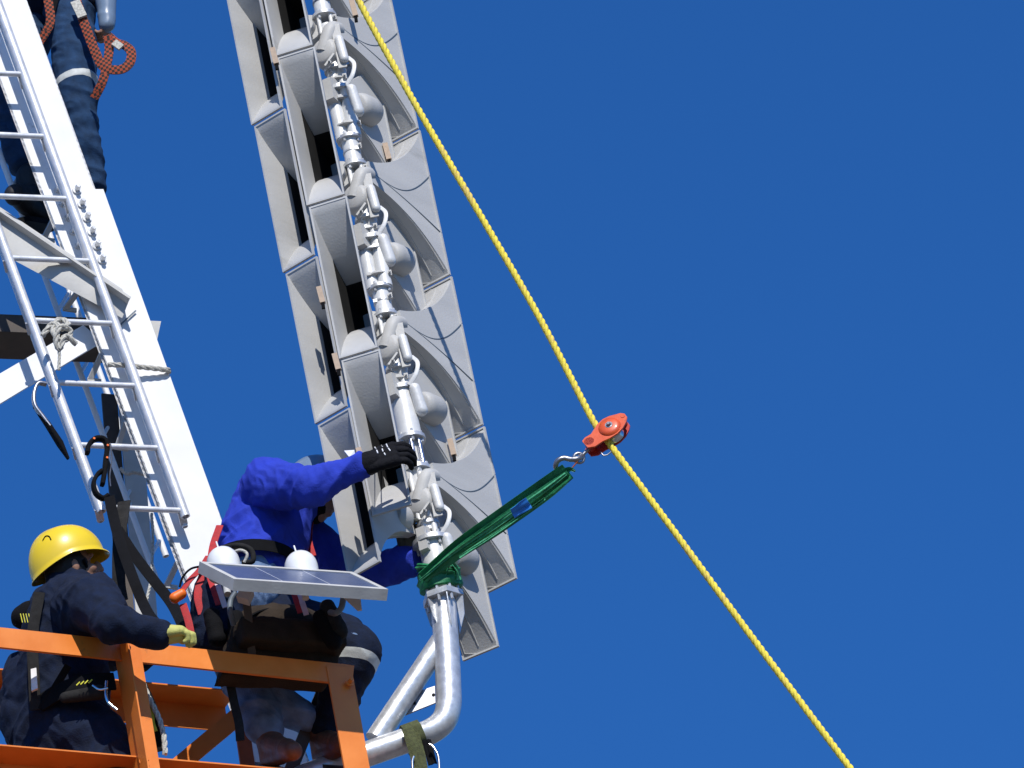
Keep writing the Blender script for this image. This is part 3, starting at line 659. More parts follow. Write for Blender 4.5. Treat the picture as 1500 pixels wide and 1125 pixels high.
# floor pan
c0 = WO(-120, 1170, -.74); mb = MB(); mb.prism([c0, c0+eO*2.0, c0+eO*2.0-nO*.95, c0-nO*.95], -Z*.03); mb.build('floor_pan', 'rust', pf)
for (bx, by, r_) in ((183, 944, 4.5), (210, 1118, 4.5), (511, 1001, 3.6)):
    mb = MB(); mb.bolt(WO(bx, by, -.765)+nO*.006, nO, P(r_), .022); mb.build('bolt', 'orange', pf)

# ================================================================ SOLAR BEACON
YS = -.86; XS = W(456, 857, YS).x
def WS(px, py, y=YS): return W(px, py, y, 26, XS)
so_ = thing('solar_beacon', WS(430, 890), 'small tilted solar panel with two white domes in front of the blue jacketed worker', 'solar panel')
eS = V((math.cos(R(26)), math.sin(R(26)), 0)); BL = WS(343, 848); BR = WS(569, 865)
BR = BL+eS*(BR-BL).dot(eS)
bk = (V((-eS.y, eS.x, 0))*.235+Z*.222-eS*.03); TL = BL+bk; TR = BR+bk
nS = (BR-BL).cross(bk).normalized(); nS = nS if nS.z > 0 else -nS
mb = MB(); wrim = .028; ub = bk.normalized(); th = .045
for (a, b_, side) in ((BL, BR, ub), (TR, TL, -ub)):
    mb.hexa([a, b_, b_+side*wrim, a+side*wrim, a-nS*th, b_-nS*th, b_+side*wrim-nS*th, a+side*wrim-nS*th])
for (a, b_, side) in ((BL+ub*wrim, TL-ub*wrim, eS), (BR+ub*wrim, TR-ub*wrim, -eS)):
    mb.hexa([a, b_, b_+side*wrim*.8, a+side*wrim*.8, a-nS*th, b_-nS*th, b_+side*wrim*.8-nS*th, a+side*wrim*.8-nS*th])
mb.build('frame', 'beam', so_, bevel=.0015)
mb = MB(); q = [BL+ub*wrim+eS*wrim*.8, BR+ub*wrim-eS*wrim*.8, TR-ub*wrim-eS*wrim*.8, TL-ub*wrim+eS*wrim*.8]
q = [p-nS*.004 for p in q]; vv = [mb.b.verts.new(p) for p in q]; f = mb._f(vv); uvl = mb.b.loops.layers.uv.new('UVMap')
for l, uvv in zip(f.loops, ((0, 0), (1, 0), (1, 1), (0, 1))): l[uvl].uv = uvv
wv2 = [mb.b.verts.new(p-nS*.03) for p in q]; mb._f(wv2[::-1])
mb.build('solar_cells', 'cells', so_, smooth=0)
for (cx, cy, sx) in ((327, 824, 352), (441, 830, 434)):
    c = W(cx, cy, -.56); mb = MB(); mb.lathe(c-Z*.06, Z, [(0, .064), (.04, .065), (.06, .0645), (.078, .061), (.095, .053), (.108, .042), (.118, .028), (.124, .013), (.126, 0)], 32)
    dm = mb.build('dome', 'dome', so_)
    p = c+Z*.06-X*.01+V((0, -.015, 0)); mb = MB(); mb.tube([p, p+Z*.028+X*-.004], P(1.3), 8); mb.build('dome_pin', 'white', dm)
    mb = MB(); mb.tube([c-Z*.05, c-Z*.16+V((0, -.03, 0))], .014, 12); mb.build('dome_stem', 'beam', so_)
mb = MB(); mb.bar(W(351, 870, -.66), W(368, 875, -.66), .05, .05, Z); mb.build('bracket', 'beam', so_, bevel=.003)
mb = MB(); mb.prism([W(498, 870, -.66), W(528, 876, -.66), W(530, 893, -.66), W(524, 894, -.66)], V((0, .008, 0))); mb.build('bracket', 'beam', so_)
mb = MB(); mb.tube(bez([W(503, 876, -.6), W(500, 890, -.6), W(492, 898, -.6), W(484, 897, -.55)]), P(4.5), 10); mb.build('conduit', 'cable', so_)
mb = MB(); mb.tube(bez([W(345, 868, -.6), W(338, 880, -.6), W(337, 895, -.6), W(342, 915, -.55)]), P(4), 10); mb.build('conduit', 'cable', so_)
# mount reaching the rail
mb = MB(); mb.bar(W(360, 868, -.62), WO(372, 985, -.66), .03, .03, X); mb.build('mounting_post', 'brown_steel_shade', so_, bevel=.002)

# ================================================================ TOOL BAG
bgt = thing('tool_bag', WO(410, 1010, -.68), 'dark brown canvas tool bag hanging behind the orange rail at the worker hips', 'bag')
mb = MB(); B0 = lambda px, py, y: WO(px, py, y)
def bx(pts4, off): mb.prism(pts4, off)
bx([B0(338, 930, -.71), B0(500, 938, -.71), B0(497, 970, -.71), B0(484, 996, -.71), B0(326, 988, -.71), B0(338, 955, -.71)], -nO*.09)
fuse(mb, 'bag_body', 'bag', bgt, .007, 6, [(9, .006, Z, 1, 2)])
mb = MB(); c = B0(416, 924, -.62); mb.ball(c, 1, (.215, .10, .105), rot_to(Z, eO)); mb.bar(B0(345, 935, -.7), B0(495, 945, -.7), .17, .1, nO); fuse(mb, 'bag_flap', 'bag', bgt, .007, 3, [(10, .007, eO, 1, 5)])
mb = MB(); mb.tube(bez([B0(352, 935, -.74), B0(365, 905, -.72), B0(395, 893, -.7), B0(430, 894, -.7), B0(465, 908, -.72), B0(480, 938, -.74)]), P(3.4), 8, flat=.5, fd=nO); mb.build('bag_handle', 'black', bgt)

# ================================================================ PEOPLE
def seg(mb, pts, rs):
    for i in range(len(pts)-1): mb.cap(pts[i], pts[i+1], rs[i], rs[i+1])
def head(mb, c, fwd, up, s=1.0):
    fwd = V(fwd).normalized(); up = V(up); up = (up-fwd*up.dot(fwd)).normalized(); sd_ = fwd.cross(up); rt = Matrix((sd_, fwd, up)).transposed()
    def E(o_, r): mb.ball(c+sd_*o_[0]*s+fwd*o_[1]*s+up*o_[2]*s, s, r, rt)
    E((0, -.012, .028), (.073, .092, .082)); E((0, .03, -.045), (.056, .058, .062)); E((0, .048, -.09), (.032, .03, .02)); E((0, .097, -.02), (.012, .018, .026)); E((0, .104, -.034), (.017, .013, .010))
    for k in (-1, 1):
        E((k*.076, -.005, -.01), (.009, .018, .03)); E((k*.03, .078, .022), (.02, .012, .008)); E((k*.042, .056, -.03), (.02, .025, .02))
    E((0, .083, -.062), (.024, .012, .005)); E((0, .08, -.073), (.022, .013, .006))
    return sd_, fwd, up
def hand(mb, wrist, palm_dir, curl_dir, side, s=1.0, curl=.8, L_=.19):
    """palm and five separate bent fingers; fingers curl toward curl_dir, thumb leaves on +side"""
    pd = V(palm_dir).normalized(); cd = V(curl_dir); cd = (cd-pd*cd.dot(pd)).normalized(); sv = pd.cross(cd)*side
    k = L_/.19*s
    for f in (-.5, -.17, .17, .5): mb.cap(wrist+sv*f*.05*k, wrist+pd*.085*k+sv*f*.075*k, .016*k, .0155*k)
    for i, (f, ln) in enumerate(((.5, .07), (.18, .08), (-.16, .075), (-.48, .058))):
        p = wrist+pd*.088*k+sv*f*.078*k; ang = .35*curl+.05*i; dd = pd
        for j, part in enumerate((.45, .32, .25)):
            ang2 = ang+j*curl*.75; dd = pd*math.cos(ang2)+cd*math.sin(ang2); q = p+dd*ln*part*k; mb.cap(p, q, (.0105-.0008*j)*k, (.0100-.0008*j)*k); p = q
    p = wrist+pd*.025*k+sv*.034*k; q = p+(pd*.6+sv*.7+cd*.35).normalized()*.042*k; mb.cap(p, q, .014*k, .0115*k)
    r_ = q+(pd*.85+cd*.6+sv*.1).normalized()*.032*k; mb.cap(q, r_, .0115*k, .0095*k)
def strap(name, pts, wd_, m_, par, nd, th=.5, n=30):
    mb = MB(); mb.tube(bez(pts, n), wd_/2, 8, flat=.22, fd=nd); return mb.build(name, m_, par)
def boot(par, ank, toe, shaft, m_, rise=.12, nm='boot', s=1.0):
    mb = MB(); ank = V(ank); toe = V(toe); f = (toe-ank); f2 = f.normalized(); dn_ = -V(shaft).normalized()
    heel = ank+dn_*.075*s-f2*.03*s; 
    mb.cap(ank-dn_*rise*s, ank, .052*s, .05*s); mb.cap(ank, heel, .05*s, .038*s); mb.cap(heel, toe, .036*s, .034*s); mb.cap(ank+f2*.03, toe+dn_*.0-f2*.04, .045*s, .036*s); mb.cap(toe-f2*.05, toe, .042*s, .038*s)
    o = fuse(mb, nm, m_, par, .006, 3, [(14, .003, f2, 1, 3)])
    mb = MB(); sd_ = f2.cross(dn_).normalized(); q = []
    for (u, w_) in ((-.075, .03), (-.08, 0), (-.075, -.03), (-.02, -.036), (.1, -.042), (.165, -.045), (.2, -.02), (.2, .02), (.165, .045), (.1, .042), (-.02, .036)):
        q.append(heel+dn_*.028*s+f2*u*s*((toe-heel).length/.19)+sd_*w_*s)
    mb.prism(q, dn_*.022*s); mb.build('sole', 'bootb' if m_ == 'boot' else 'black', o, bevel=.003); return o

# ---------- worker in royal blue
pb = thing('person', W(430, 1120, -.2), 'crouching worker in royal blue sweater and black gloves reaching for the mast', 'person')
sh1 = W(402, 712, -.36); el1 = W(458, 714, -.56); wr1 = W(526, 684, -.56)
sh2 = W(432, 768, .10); el2 = W(520, 850, .16); wr2 = W(596, 822, .06)
ch = W(400, 742, -.14); ab = W(382, 795, -.18); pel = W(362, 862, -.2); nk = W(436, 718, -.08); hc = W(462, 722, -.02)
hip1 = W(335, 895, -.20); kn1 = W(358, 990, -.10); an1 = W(394, 1082, -.14)
hip2 = W(370, 900, -.08); kn2 = W(522, 955, -.16); an2 = W(472, 1085, -.02)
ffw = V((.86, -.12, -.48))
mb = MB()
sd_, fw_, hu = head(mb, hc, ffw, V((.45, 0, .9)), 1.08)
seg(mb, [nk, hc], [.05, .055]); seg(mb, [ch, ab, pel], [.11, .1, .11]); seg(mb, [nk, ch], [.05, .1]); seg(mb, [ch, sh1, el1, wr1], [.07, .05, .038, .028]); seg(mb, [ch, sh2, el2, wr2], [.07, .05, .038, .028])
seg(mb, [pel, hip1, kn1, an1], [.09, .08, .05, .035]); seg(mb, [pel, hip2, kn2, an2], [.09, .08, .05, .035])
fuse(mb, 'body', 'skin', pb, .007, 2)
for k in (-1, 1):
    mb = MB(); mb.ball(hc+(sd_*k*.031+fw_*.079+hu*.006)*1.08, .011); mb.build('eye', 'white_mark', pb)
mb = MB()
seg(mb, [ch+V((.0, .0, .0)), W(386, 788, -.16), W(376, 822, -.2)], [.16, .168, .152])
seg(mb, [W(420, 738, -.1), nk], [.12, .065]); mb.cap(W(386, 718, -.24), W(415, 760, .02), .10, .10)
seg(mb, [W(392, 712, -.3), sh1, el1, wr1], [.105, .092, .068, .05]); seg(mb, [W(424, 762, .04), sh2, el2, wr2], [.09, .085, .066, .058])
ad = (wr1-sh1).normalized()
fuse(mb, 'sweater', 'blue', pb, .006, 3, [(9, .012, (.6, 0, -.8), 1.5, 1), (19, .0055, (.9, 0, .3), 1.5, 8)])
# gloves
mb = MB(); gp = (W(590, 660, -.58)-wr1).normalized(); seg(mb, [wr1-gp*.03, wr1+gp*.05], [.05, .046]); hand(mb, wr1+gp*.035, gp, V((.1, .9, -.35)), 1, 1.3, .85)
gl_ = fuse(mb, 'glove', 'glove', pb, .004, 2, [(30, .0016, gp, 1, 3)])
for (gx, gy, gl) in ((548, 654, 7), (552, 660, 9), (558, 652, 5), (560, 658, 8), (566, 651, 10), (563, 664, 6), (569, 657, 8)):
    mark(gl_, [(gx, gy), (gx+random.uniform(0, 3), gy+gl*.5)], P(.9), 'glove_print', 'white_mark', gl_, 2)
mb = MB(); mb.prism([W(504, 660, -.58), W(519, 659, -.58), W(521, 672, -.57), W(512, 670, -.58)], V((0, .01, 0))); mb.build('cuff_tag', 'white_mark', pb)
mb = MB(); g2 = V((.5, -.2, .85)).normalized(); seg(mb, [wr2-g2*.01, wr2+g2*.02], [.040, .038]); hand(mb, wr2+g2*.01, g2, V((.6, -.75, 0)), -1, 1.1, .9)
fuse(mb, 'glove', 'ggreen', pb, .004, 2, [(30, .0016, g2, 1, 3)])
# helmet and dark face cloth
def helmet(par, c, fwd, up, s, m_, brim=.03, tilt=0):
    fwd = V(fwd).normalized(); up = V(up); up = (up-fwd*up.dot(fwd)).normalized(); s2 = fwd.cross(up)
    mb = MB(); rows = []; n = 44
    def pt(th_, ph, o_):
        # th_ from rim (0) to crown (1)
        a = (1-th_)*R(92); ca, sa = math.sin(a), math.cos(a)
        fx, fy = math.cos(ph), math.sin(ph)
        lx = .152 if fx > 0 else .158
        prof = .112+o_
        drop = -.012-.042*(1 if fx < 0 else 0)*abs(fx)**1.2+.02*max(0, 1-abs(fx-.05)*2.4)*0
        hz = -.0+sa*(.125+o_)
        r1 = ca**.82
        p = c+(fwd*fx*(lx+o_)+s2*fy*(.122+o_))*r1*s+up*(hz+drop*(1-th_)**2)*s
        # central ridge
        if abs(fy*r1) < .22: p += up*.006*s*math.cos(fy*r1/.22*math.pi/2)*th_
        return p
    for i in range(19):
        t = i/18; rows.append([pt(t, 2*math.pi*j/n, 0) for j in range(n)])
    flare = [[rows[0][j]+(rows[0][j]-c-up*(rows[0][j]-c).dot(up)).normalized()*(.006+brim*1.6*max(0, math.cos(2*math.pi*j/n))**2.2)*s-up*(.006+.012*max(0, math.cos(2*math.pi*j/n))**2)*s for j in range(n)]]
    inn = [[q-(q-c).normalized()*.006*s for q in r_] for r_ in rows[:14]]
    allr = inn[::-1]+[[q-up*.004*s for q in flare[0]]]+flare+rows
    vr = [[mb.b.verts.new(q) for q in r_] for r_ in allr]
    for A, B in zip(vr, vr[1:]):
        for j in range(n): mb._f([A[j], A[(j+1) % n], B[(j+1) % n], B[j]])
    mb._f(vr[-1])
    return mb.build('helmet', m_, par, smooth=60)
helmet(pb, hc+hu*.04, fw_, (hu+V((0, -.3, .1))), .92, 'helgrey', .02)
mb = MB(); mb.cap(hc-fw_*.01-hu*.015, hc-hu*.04-fw_*.03, .095, .09); mb.cap(hc-hu*.05-fw_*.03, nk, .085, .085); mb.ball(hc-hu*.07+fw_*.025, .062)
fuse(mb, 'balaclava', 'black', pb, .007, 3, [(12, .004, hu, 1, 2)])
# trousers
mb = MB(); seg(mb, [W(368, 835, -.2), pel], [.14, .145]); seg(mb, [W(340, 880, -.26), hip1, kn1, W(388, 1062, -.14)], [.13, .12, .095, .075]); seg(mb, [W(360, 885, -.14), hip2, W(500, 935, -.14), kn2, W(482, 1060, -.04)], [.12, .11, .085, .085, .06])
mb.cap(W(372, 1010, -.12), W(446, 1050, -.06), .075, .062)
tro = fuse(mb, 'trousers', 'denim_lit', pb, .007, 3, [(9, .010, Z, 1.3, 4), (22, .004, (.7, 0, .7), 1.3, 9)])
# darker layer over the trousers: shade on knee and hip put into its colour
mb = MB(); seg(mb, [W(400, 905, -.13), W(500, 935, -.14), kn2, W(481, 1064, -.04)], [.118, .092, .092, .067]); mb.cap(W(330, 870, -.27), W(318, 935, -.30), .125, .10)
trouser_shade = fuse(mb, 'shaded_trouser_layer', 'navy', pb, .007, 3, [(9, .008, Z, 1.3, 4), (20, .004, (.7, 0, .7), 1.3, 9)])
def tape(name, c, ax, r, wd_, m_, par, sq=1.0):
    mb = MB(); ax = V(ax).normalized(); u = ax.orthogonal().normalized(); v = ax.cross(u); rg = []
    for (rr, o_) in ((r, -wd_/2), (r+.003, -wd_/2), (r+.003, wd_/2), (r, wd_/2)):
        rg.append([mb.b.verts.new(c+ax*o_+(u*math.cos(2*math.pi*j/36)+v*math.sin(2*math.pi*j/36)*sq)*rr) for j in range(36)])
    for i in range(4):
        A, B = rg[i], rg[(i+1) % 4]
        for j in range(36): mb._f([A[j], A[(j+1) % 36], B[(j+1) % 36], B[j]])
    return mb.build(name, m_, par)
paint(trouser_shade, 'reflect', W(520, 972, -.15), (-.28, .0, -.95), .036, .15)
boot(pb, an1+V((0, 0, -.02)), W(428, 1100, -.32), V((0, 0, 1)), 'boot', .07); boot(pb, an2, W(505, 1090, -.2), V((0, 0, 1)), 'boot', .06)
# belt and harness
mb = MB(); 
tape('belt', W(372, 832, -.2), V((.12, 0, 1)), .178, .05, 'black', pb, 1.0)
strap('harness_strap', [W(318, 800, -.36), W(300, 835, -.36), W(290, 870, -.38), W(296, 900, -.38)], .032, 'red', pb, X)
strap('harness_strap', [W(322, 770, -.32), W(312, 800, -.36), W(308, 830, -.4)], .03, 'red', pb, X)
strap('harness_strap', [W(455, 755, .0), W(452, 790, -.07), W(458, 815, -.1)], .03, 'red', pb, X)
for (sx, sy) in ((312, 862), (322, 866), (432, 874), (441, 877)):
    strap('leg_strap', [W(sx-7, sy-22, -.42), W(sx, sy, -.45), W(sx+8, sy+24, -.45)], .022, 'pink' if sx in (322, 441) else 'red', pb, X)
mb = MB(); mb.cap(W(256, 876, -.42), W(266, 870, -.42), .022, .02); mb.build('buckle', 'oplastic', pb)
strap('harness_strap', [W(262, 872, -.42), W(278, 850, -.4), W(292, 835, -.38), W(305, 815, -.36)], .024, 'red', pb, X)
strap('harness_strap', [W(268, 885, -.4), W(276, 910, -.4), W(282, 940, -.4)], .03, 'red', pb, X)
mb = MB(); mb.tube(bez([W(263, 860, -.42), W(268, 845, -.43), W(280, 833, -.43), W(300, 828, -.42), W(320, 818, -.4)]), P(1.7), 8); mb.build('cord', 'black', pb)
mb = MB(); mb.tube(bez([W(328, 802, -.42), W(350, 799, -.44), W(368, 806, -.44), W(370, 822, -.43), W(355, 824, -.42)]), P(4), 10); mb.build('cable_coil', 'grey_web', pb)
mb = MB(); mb.tube(bez([W(336, 812, -.42), W(352, 806, -.44), W(362, 812, -.44), W(358, 824, -.43)]), P(2.4), 8); mb.build('cable_coil', 'ropew', pb)
for (x0_, y0_, x1_, y1_, m_) in ((345, 905, 350, 935, 'black'), (310, 900, 318, 935, 'black'), (470, 905, 488, 940, 'black'), (480, 890, 496, 925, 'grey_web')):
    mb = MB(); mb.cap(W(x0_, y0_, -.46), W(x1_, y1_, -.46), .03, .035); fuse(mb, 'pouch', m_, pb, .007, 2, [(14, .004, Z, 1, 2)])

# ---------- worker in yellow helmet
py_ = thing('person', W(110, 1180, -.5), 'worker in yellow hard hat and navy coveralls leaning on the orange rail', 'person')
hc = W(104, 828, -.60); fw = V((.90, .22, .26)); hup = V((-.36, -.28, .88))
sh1 = W(132, 880, -.84); el1 = W(166, 915, -1.0); wr1 = W(232, 929, -.94)
sh2 = W(96, 885, -.40); el2 = W(150, 950, -.25); wr2 = W(205, 960, -.32)
ch = W(102, 905, -.60); ab = W(92, 985, -.56); pel = W(92, 1050, -.54)
mb = MB(); sd_, fw_, hu = head(mb, hc-Z*.02, fw, hup, 1.05)
seg(mb, [hc, ch], [.055, .1]); seg(mb, [ch, ab, pel], [.12, .11, .13]); seg(mb, [ch, sh1, el1, wr1], [.08, .05, .04, .03]); seg(mb, [ch, sh2, el2, wr2], [.08, .05, .04, .03])
for dx in (-.1, .12): seg(mb, [pel, pel+V((dx, -dx*.4, -.2)), pel+V((dx+.05, -dx*.4, -.6)), pel+V((dx, -dx*.4, -1.0))], [.12, .09, .06, .045])
fuse(mb, 'body', 'skin', py_, .007, 2)
mb = MB(); mb.ball(hc-fw_*.022-hu*.01, .092, (1, 1, 1.05)); mb.build('hair', 'hair', py_)
hl = helmet(py_, hc+hu*.035+fw_*-.008, (fw_+hu*-.04), hu, .98, 'yellow', .008)
mb = MB(); mb.lathe(hc+hu*.018+fw_*.158-sd_*.02, fw_*-1+hu*-.5, [(0, .012), (.012, .016)], 12); mb.build('peak_underside', 'peak', hl)
mark(hl, [(63, 792), (67, 786), (72, 786), (75, 791)], P(.8), 'scuff_mark', 'black', hl)
for i in range(4): mark(hl, [(67, 838+i*2.4), (77, 829+i*2.4)], P(.8), 'printed_logo', 'black', hl, 3)
mb = MB(); mb.tube(bez([hc-hu*.02+fw_*.03-sd_*.085*-1, hc-hu*.1+fw_*.06, hc-hu*.07+fw_*.09]), .006, 8); mb.build('chin_strap', 'black', py_)
# coverall
mb = MB(); seg(mb, [W(108, 882, -.60), ch, ab, pel], [.115, .165, .165, .17]); mb.cap(sh1, sh2, .10, .10); seg(mb, [hc-Z*.10-fw_*.02, ch], [.085, .12])
seg(mb, [W(122, 892, -.74), sh1, el1, wr1], [.12, .104, .068, .048]); seg(mb, [sh2, el2, wr2], [.10, .075, .055])
mb.cap(W(62, 1000, -.50), W(58, 1060, -.48), .135, .14); mb.cap(W(40, 985, -.45), W(35, 1050, -.45), .08, .09)
for dx in (-.1, .12): seg(mb, [pel, pel+V((dx, -dx*.4, -.2)), pel+V((dx+.05, -dx*.4, -.6)), pel+V((dx, -dx*.4, -.95))], [.17, .13, .1, .085])
fuse(mb, 'coverall', 'navy', py_, .007, 3, [(8, .013, (.5, 0, -.85), 1.4, 11), (18, .006, (.8, 0, .5), 1.3, 5)])
gp = V((1, -.05, -.05)).normalized(); mb = MB(); seg(mb, [wr1-gp*.02, wr1+gp*.02], [.043, .04]); mb.cap(wr1+gp*.03-Z*.008, wr1+gp*.075-Z*.012, .036, .034); hand(mb, wr1+gp*.0-Z*.004, gp, V((0, .5, -1)), 1, 1.35, 1.4, .15)
fuse(mb, 'glove', 'gyel', py_, .004, 2, [(28, .0025, gp, 1, 3)])
for s_ in (-.1, .12): boot(py_, pel+V((s_, -s_*.4, -1.0)), pel+V((s_+.2, -s_*.4, -1.08)), Z, 'bootb', .08)
# harness on his back
strap('harness_strap', [W(58, 868, -.78), W(48, 930, -.76), W(50, 1000, -.74), W(52, 1040, -.72)], .045, 'grey_web', py_, X)
strap('harness_strap', [W(60, 1040, -.72), W(85, 1000, -.76), W(100, 975, -.78)], .03, 'black', py_, X)
mb = MB(); mb.prism([W(45, 980, -.80), W(53, 978, -.80), W(55, 1008, -.79), W(46, 1012, -.79)], V((0, .012, 0))); mb.build('harness_label', 'white_mark', py_)
strap('waist_belt', [W(60, 1030, -.72), W(90, 1012, -.76), (W(130, 1000, -.79)), W(168, 998, -.76)], .075, 'black', py_, Z)
mb = MB(); mb.cap(W(95, 1022, -.77), W(145, 1014, -.78), .022, .03); fuse(mb, 'belt_pad', 'grey_web', py_, .006, 3)
mb = MB()
for i in range(4): mb.bar(W(112+i*6, 1004-i*1.2, -.835), W(117+i*6, 999-i*1.2, -.835), P(1.6), .003, Z)
mb.build('belt_print', 'limegr', py_)
mb = MB(); mb.tube(bez([W(156, 998, -.83), W(155, 1018, -.84), W(160, 1030, -.84), W(172, 1040, -.84)]), P(2.2), 10); mb.tube(bez([W(136, 1004, -.83), W(146, 1010, -.84), W(158, 1008, -.84)]), P(1.8), 10); mb.build('carabiner', 'chrome', py_)
mb = MB(); mb.cap(W(34, 905, -.62), W(44, 900, -.62), .045, .05); fuse(mb, 'shock_pack', 'black', py_, .006, 2, [(20, .005, X, 1, 2)])
for i in range(5):
    mb = MB(); mb.bar(W(30+i*4, 899, -.735), W(33+i*4, 912, -.735), P(1.2), .003, X); mb.build('pack_stitching', 'limegr', py_)
mb = MB(); mb.tube(bez([W(47, 912, -.72), W(54, 916, -.72), W(53, 926, -.72)]), P(1.8), 8); mb.build('snap_ring', 'chrome', py_)

# ---------- worker up on the tower
pt_ = thing('person', W(60, 330, .8), 'worker in jeans and dark boots standing high on the tower, head out of the picture', 'person')
hip1 = W(100, 5, .80); kn1 = W(112, 128, .72); an1 = W(136, 300, .85)
hip2 = W(60, 5, .92); kn2 = W(8, 140, .80); an2 = W(44, 262, .86)
pel = W(82, -10, .86); ch = W(70, -150, .84); hc_ = W(60, -255, .82)
sh1 = W(130, -175, .80); el1 = W(158, -75, .78); wr1 = W(157, 22, .74); sh2 = W(25, -170, .9); el2 = W(0, -90, .75); wr2 = W(20, -40, .6)
mb = MB(); head(mb, hc_, V((-.4, -.8, -.2)), Z, 1.05); seg(mb, [hc_, ch, pel], [.055, .12, .12]); seg(mb, [ch, sh1, el1, wr1], [.08, .05, .038, .028]); seg(mb, [ch, sh2, el2, wr2], [.08, .05, .038, .028]); seg(mb, [pel, hip1, kn1, an1], [.1, .09, .055, .038]); seg(mb, [pel, hip2, kn2, an2], [.1, .09, .055, .038])
hand(mb, wr1, V((-.2, .1, -1)), V((-1, .1, 0)), 1, .9, 1.2)
fuse(mb, 'body', 'skin', pt_, .007, 2)
mb = MB(); seg(mb, [W(80, -30, .86), hip1, W(107, 60, .74), kn1, W(118, 200, .76), W(132, 268, .83)], [.13, .105, .092, .08, .073, .066]); seg(mb, [hip2, kn2, W(36, 235, .85)], [.11, .08, .07])
jns = fuse(mb, 'jeans', 'denim', pt_, .007, 3, [(9, .010, Z, 1.6, 4), (22, .004, (.7, 0, .7), 1.3, 9)])
paint(jns, 'reflect', W(108, 128, .73), (-.05, .1, 1), .036, .15)
mb = MB(); seg(mb, [W(72, -60, .85), ch], [.16, .17]); seg(mb, [W(120, -160, .82), sh1, el1], [.1, .09, .07]); seg(mb, [sh2, el2, wr2], [.09, .07, .055]); mb.cap(W(60, -12, .8), W(112, -8, .78), .11, .11)
fuse(mb, 'jacket', 'navy', pt_, .008, 3, [(9, .01, Z, 1, 4)])
mb = MB(); seg(mb, [el1, W(155, -10, .72), W(157, 36, .72)], [.062, .045, .033]); fuse(mb, 'sleeve', 'helgrey', pt_, .006, 3, [(12, .005, Z, 1, 4)])
helmet(pt_, hc_+Z*.03, V((-.4, -.8, -.1)), Z, 1.0, 'white', .026)
boot(pt_, W(50, 290, .82), W(22, 286, .68), Z, 'bootb', .08, s=1.25); boot(pt_, an1, W(120, 312, .7), Z, 'bootb', .08)
strap('harness_strap', [W(66, -20, .66), W(74, 30, .66), W(58, 62, .68)], .04, 'lanyard', pt_, X)
strap('harness_strap', [W(84, -10, .66), W(72, 30, .66), W(62, 60, .68)], .03, 'black', pt_, X)
ly = thing('safety_lanyard', W(145, 140, .6), 'orange and black webbing lanyard looped beside the worker on the tower', 'lanyard')
strap('webbing', [W(112, 2, .62), W(122, 30, .60), W(138, 72, .60), W(152, 98, .60), W(176, 102, .60), W(190, 92, .60), W(192, 76, .60), W(182, 66, .60), W(170, 62, .60), W(158, 52, .60)], .042, 'lanyard', ly, (X+Z).normalized(), n=60)
strap('webbing', [W(157, 52, .59), W(160, 70, .60), W(157, 92, .60), W(150, 120, .61), W(138, 144, .64)], .04, 'lanyard', ly, X, n=40)
mb = MB(); mb.bar(W(110, 2, .59), W(121, 25, .585), .04, .012, X); mb.build('sewn_end', 'ropew', ly, bevel=.002)
mb = MB(); mb.bar(W(167, 62, .585), W(178, 70, .585), .03, .012, Z); mb.build('sewn_end', 'ropew', ly, bevel=.002)

# ================================================================ ROPES, HOOKS AND STRAPS ON THE TOWER
def white_rope(pts, r, label, yy=None):
    q = bez(pts, 40); mb = twisted(q, r, 3, r*9, 7); o = mb.build('rope', 'ropew', loc=q[-1]); tag(o, label, 'rope'); return o
white_rope([WT(158, 534, .49), WT(180, 535, .485), WT(210, 538, .50), WT(244, 542, .52), WT(247, 545, .56)], P(4.2), 'pale speckled rope tied level round the white tower leg')
o = white_rope([WT(62, 492, .33), WT(78, 474, .31), WT(92, 482, .29), WT(100, 474, .31), WT(86, 468, .33), WT(78, 486, .30), WT(92, 500, .30), WT(104, 486, .31), WT(88, 478, .28), WT(82, 500, .30), WT(88, 512, .31), WT(95, 492, .29), WT(112, 504, .31)], P(4.6), 'knotted beige rope tied round a ladder rung')
white_rope([WT(85, 505, .31), WT(87, 520, .32), WT(86, 542, .33)], P(2.6), 'short beige rope tail hanging below the ladder knot')
white_rope([WT(176, 686, .8), WT(186, 694, .8), WT(198, 692, .8), WT(214, 696, .8)], P(3), 'pale thin rope wrapped round the rear tower member')
white_rope([WT(222, 752, .8), WT(224, 785, .8), WT(223, 815, .8), WT(221, 850, .8), WT(215, 880, .8), WT(217, 900, .8), WT(228, 925, .7)], P(2.4), 'thin pale rope dangling from the ladder foot behind the yellow helmet worker')
white_rope([WO(200, 996, -.72), WO(208, 998, -.72), WO(217, 1020, -.72), WO(232, 1050, -.72), WO(240, 1078, -.72), WO(242, 1105, -.72)], P(4), 'white rope looping down inside the orange railing')
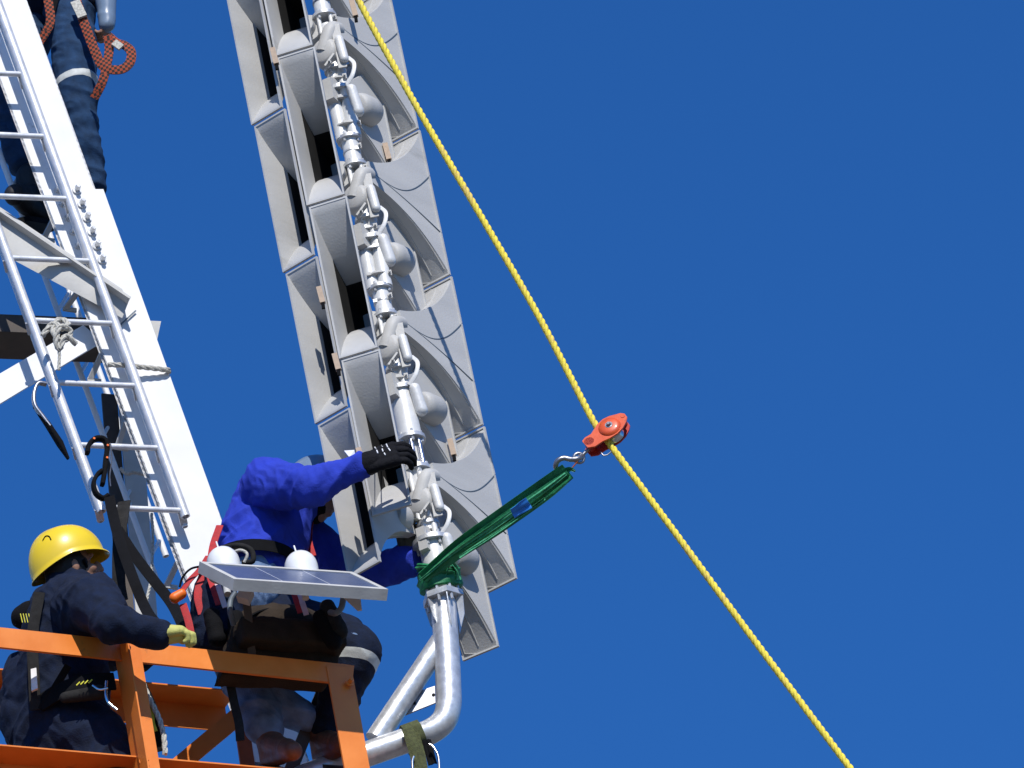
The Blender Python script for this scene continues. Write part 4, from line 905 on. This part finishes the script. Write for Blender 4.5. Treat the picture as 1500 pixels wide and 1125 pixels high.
def lan_hook(c, label, flip=1, s=1.0, y=.28, ang=0):
    t = thing('scaffold_hook', WT(c[0], c[1]+40, y), label, 'hook')
    def q(u, v): 
        u, v = u*math.cos(ang)-v*math.sin(ang), u*math.sin(ang)+v*math.cos(ang); return WT(c[0]+u*flip*s, c[1]+v*s, y)
    mb = MB(); pth = bez([q(-16, 12), q(-14, 0), q(-4, -9), q(8, -8), q(13, 2), q(11, 20), q(9, 40), q(6, 58)], 36); mb.tube(pth, P(6.2*s), 10, flat=.55, fd=nT); mb.build('hook_body', 'black', t)
    mb = MB(); mb.tube(bez([q(5, 38), q(-2, 44), q(-7, 56), q(-4, 70), q(6, 78), q(14, 74)]), P(5.6*s), 10, flat=.55, fd=nT); mb.build('hook_gate', 'steel' if flip < 0 else 'black', t)
    for (u, v) in ((-8, -6), (12, 4), (11, 22)):
        mb = MB(); mb.lathe(q(u, v)+nT*P(6.5), nT, [(0, P(1.8)), (.004, P(1.8))], 10); mb.build('rivet', 'oplastic', t)
    mb = MB(); mb.tube(bez([q(18, -2), q(20, 20), q(17, 44), q(18, 60)]), P(1), 6); mb.build('gate_wire', 'steel', t)
    return t
lan_hook((144, 652), 'black scaffold hook with red rivets hooked over a ladder rung')
t = thing('scaffold_hook', WT(95, 655, .38), 'long grey scaffold hook clipped round the left ladder rail', 'hook')
mb = MB(); mb.tube(bez([WT(68, 563, .38), WT(56, 562, .38), WT(50, 576, .38), WT(51, 594, .38), WT(62, 610, .38), WT(77, 630, .38), WT(82, 640, .38)]), P(4.4), 10, flat=.6, fd=nT); mb.build('hook_body', 'steel', t)
mb = MB(); mb.tube([WT(50, 596, .385), WT(70, 622, .385), WT(88, 650, .385), WT(100, 672, .385)], [P(3), P(6), P(7), P(3)], 10, flat=.6, fd=nT); mb.build('hook_grip', 'black', t)
def webbing(name, pts, wd_, m_, label, cat='strap'):
    mb = MB(); mb.tube(bez(pts, 40), wd_/2, 8, flat=.16, fd=(X+Z*.2).normalized()); o = mb.build(name, m_, loc=pts[-1]); tag(o, label, cat); return o
webbing('webbing_strap', [WT(160, 728, .25), WT(168, 765, .2), WT(178, 800, .1), WT(196, 850, .0), WT(215, 895, -.1), W(235, 920, -.7)], .045, 'black', 'black webbing strap running down from the hook to the lime glove')
webbing('webbing_strap', [WT(182, 735, .3), WT(175, 790, .2), WT(174, 850, .2), WT(178, 880, .2)], .055, 'grey_web', 'dark grey webbing strap hanging straight down behind the yellow hard hat')
webbing('webbing_strap', [WT(172, 775, .18), WT(196, 812, .1), WT(225, 850, .0), WT(252, 885, -.1), W(272, 925, -.4)], .045, 'black', 'black webbing strap crossing from the hook towards the blue worker hip')
webbing('webbing_strap', [WO(206, 1004, -.68), WO(218, 1030, -.68), WO(228, 1060, -.68), WO(236, 1100, -.68)], .05, 'black', 'black strap hanging inside the orange railing beside the white rope')
o = webbing('webbing_strap', [WO(205, 1006, -.70), WO(213, 1025, -.70), WO(220, 1045, -.70), WO(222, 1060, -.70), WO(226, 1072, -.70)], .028, 'limegr', 'yellow webbing strap end hanging beside the orange post')
webbing('webbing_strap', [W(338, 1005, -.44), W(343, 1030, -.44), W(350, 1060, -.44), W(352, 1085, -.44)], .035, 'grey_web', 'grey webbing strap end dangling below the tool bag by the crouching worker boot')
